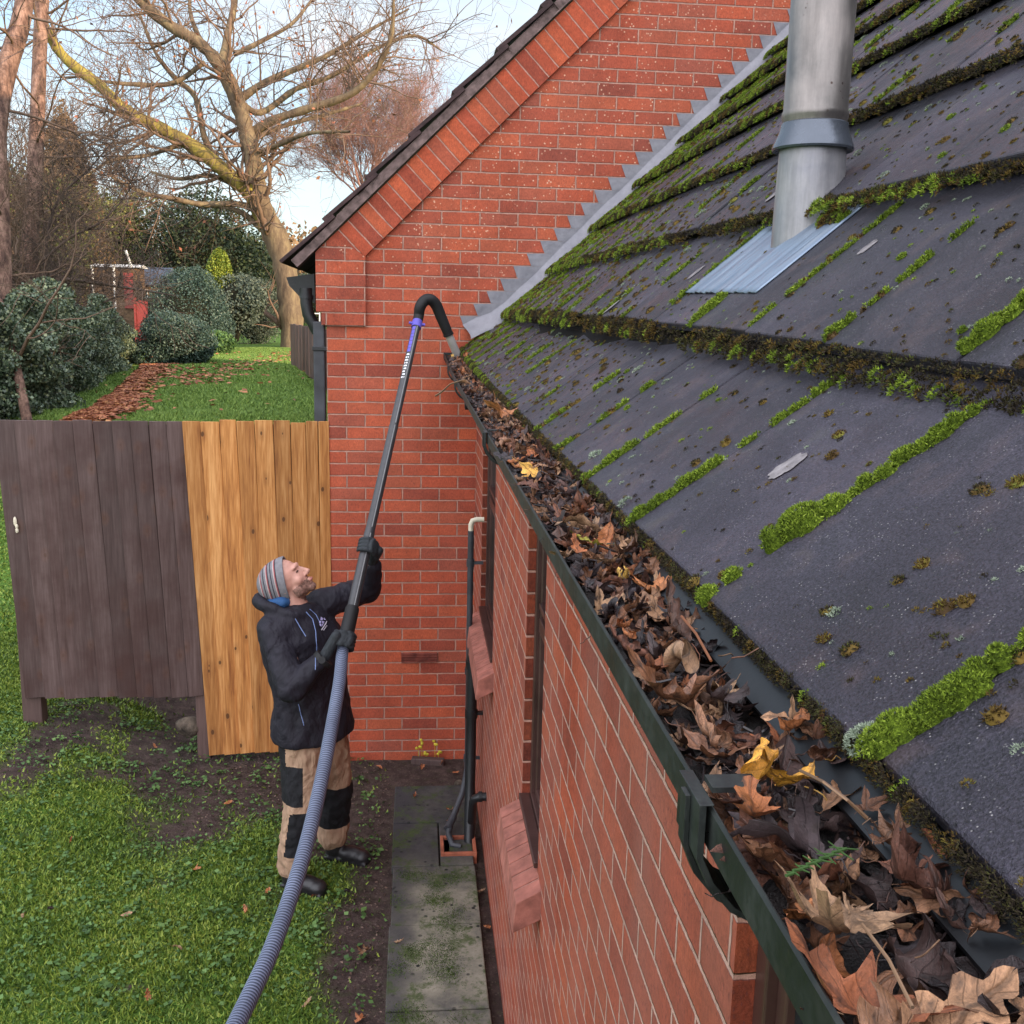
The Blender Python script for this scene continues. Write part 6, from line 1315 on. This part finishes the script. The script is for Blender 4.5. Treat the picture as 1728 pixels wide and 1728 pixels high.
# weeds: small clumps of broad leaves
Ps, sz = [], []
for _ in range(850):
    r_ = random.random(); x = random.uniform(-3.6, -.55); y = random.uniform(-2.4, .5) if r_ < .8 else random.uniform(-3.4, -1)
    if x > -.75 and random.random() < .5: continue
    m = random.randint(5, 16); rr = random.uniform(.02, .055); q = rng.normal(0, rr, (m, 2)); z = gz(x+q[:,0], y+q[:,1])+.012+rng.uniform(0,.022,m); Ps.append(np.stack([x+q[:,0], y+q[:,1], z], 1)); sz.append(np.full(m, random.uniform(.016, .034)))
P = np.concatenate(Ps); v, f = cards(P, np.concatenate(sz), .8, 0); v[:,2] = np.repeat(P[:,2], 4)+(v[:,2]-np.repeat(P[:,2], 4))*.5
tag(link('weeds', np_mesh('weeds', v, f), M['weed']), 'low broad-leaved weeds growing on the bare soil by the fence', 'weeds', kind='stuff')
n = 2600; x = rng.uniform(-1.6, -.5, n); y = rng.uniform(-2.8, .1, n); k = (soil(x,y) > .5); x, y = x[k], y[k]; P = np.stack([x, y, gz(x,y)+.004], 1); v, f = cards(P, .016, .8); v[:,2] = np.repeat(P[:,2],4)+(v[:,2]-np.repeat(P[:,2],4))*.5
M['grit'] = veg_mat('soil_crumbs', [(.2, (.035,.022,.018)), (.5, (.085,.055,.045)), (.85, (.20,.13,.10))], 5, .9); tag(link('soil_crumbs', np_mesh('soil_crumbs', v, f), M['grit']), 'crumbly soil, grit and leaf fragments by the wall', 'soil', kind='stuff')
M['slab_moss'] = veg_mat('slab_moss', [(.2, (.012,.022,.005)), (.5, (.040,.075,.010)), (.85, (.11,.17,.02))], 6)
# moss on the slabs and in the gap by the wall
Ps = []
for _ in range(230):
    y = random.uniform(-3.4, -1.45); x = random.gauss(-.32, .10); m = mnoise.noise(Vector((x*7, y*4, 2)))
    if m < .02 or not (-.48 < x < -.07): continue
    q = rng.normal(0, .030, (150, 2)); Ps.append(np.stack([np.clip(x+q[:,0], -.482, -.062), y+q[:,1], np.full(150, .033)], 1))
P = np.concatenate(Ps); v, f = blades(P, np.tile(A3(0,0,1), (len(P),1)), np.full(len(P), .0035), np.full(len(P), .004), .9, 2); tag(link('slab_moss', np_mesh('slab_moss', v, f), M['slab_moss']), 'patches of green moss on the concrete slabs', 'moss', kind='stuff')
# ---- single fallen leaves on the ground
gl = [(615,1606,'maple','leaf_tan',.10,'large pale tan maple leaf on the soil beside the slabs'), (832,1,'','',0,'')][:1]
spots = [(452,1502,'orange'),(497,1512,'brown'),(530,1508,'orange'),(585,1500,'brown'),(330,1462,'brown'),(415,1536,'brown'),(215,1548,'pale'),(300,1605,'pale'),(120,1430,'brown'),(185,1322,'brown'),(262,1275,'brown'),(385,1352,'orange'),(640,1290,'orange'),(700,1350,'orange'),(760,1372,'orange'),(758,1390,'orange'),(520,1690,'pale'),(40,1545,'pale'),(85,1536,'brown'),(608,1712,'brown'),(250,1690,'brown'),(812,1500,'pale'),(823,1560,'brown'),(672,1598,'pale'),(745,1285,'orange'),(770,1300,'brown'),(712,1290,'brown')]
near_of = lambda x, y: 'by the man\'s boots' if 430 < x < 600 and y > 1480 and y < 1540 else 'beside the paving slabs' if 590 < x < 660 else 'on the paving slabs' if 660 <= x < 800 and y > 1330 else 'in the gap along the wall' if x >= 800 else 'at the foot of the gable wall' if y < 1320 and x > 560 else 'on the bare soil below the fence' if y < 1480 else 'on the mossy lawn'
for x, y, k, m, s_, lab in gl: q = on(2, .03, x, y); leaf_obj(k, 1, m, q, s_, (.15,.1,2.6), lab, 'single fallen leaves on the ground')
cn = {}
for i, (x, y, c) in enumerate(spots):
    q = on(2, .02, x, y); q[2] = (.042 if -.49 < q[0] < -.06 and q[1] < -.46 else float(gz(q[0], q[1]))+.018); kk = (c, near_of(x, y)); cn[kk] = cn.get(kk, 0)+1
    leaf_obj(random.choice(['oak','plain','maple']), i % 5, {'orange':'leaf_orange','brown':'leaf_oak','pale':'leaf_tan'}[c] if c != 'brown' else 'leaf_wet' if i % 3 == 0 else 'leaf_orange', q, random.uniform(.045,.065), (random.gauss(0,.3), random.gauss(0,.3), random.uniform(0,6.28)), f'small {c} fallen leaf {near_of(x, y)}, {ordw(cn[kk])} from the top', 'single fallen leaves on the ground')
# stones, plank and weed at the foot of the walls
M['stone'] = plain('stone', (.16,.125,.095), .9, .2, var=.45, sc=14, bump=1, bd=.02)
for i, (x, y, r_, lab) in enumerate(((342,1225,.085,'mossy rough stone wedged under the end of the dark fence panel'), (40,1275,.06,'rounded stone at the left of the fence post'), (58,1282,.045,'smaller stone in front of the fence post'), (775,1340,.03,'flat stone at the corner of the paving slabs'))):
    q = on(1, .07 if i < 1 else -.05, x-(22 if i < 1 else 0), y) if i < 3 else on(2, .0, 775, 1322); b_ = MB(); b_.ball((0,0,0), (r_,r_*.7,r_*.75), 14)
    b_.v = [tuple(np.array(p)*(1+.28*mnoise.noise(Vector(p)*22+Vector((i*5,0,0))))+q) for p in b_.v]; tag(b_.build('stone', M['stone'], smooth=True), lab, 'stone')
b_ = MB(); q = on(1, -.06, 722, 1283); b_.box(q+A3(0,0,-.01), (.21,.05,.05), rz=-.18); tag(b_.build('wood_offcut', M['old_wood'], bevel=.004), 'weathered offcut of timber lying against the foot of the gable wall', 'plank')
b_ = MB()
for x, y in ((706,1262),(712,1252),(719,1268),(740,1266),(734,1258)):
    q = on(1, -.03, x, y); b_.tube([on(1, -.03, x, 1285), q], .0015, 4)
    for k in range(3): b_.ball(q+rng.normal(0,.012,3), (.010,.004,.010), 6)
tag(b_.build('yellow_weed', plain('yellow_leaves', (.50,.40,.03), .6), smooth=True), 'small yellowing weed growing at the foot of the gable wall', 'plant')
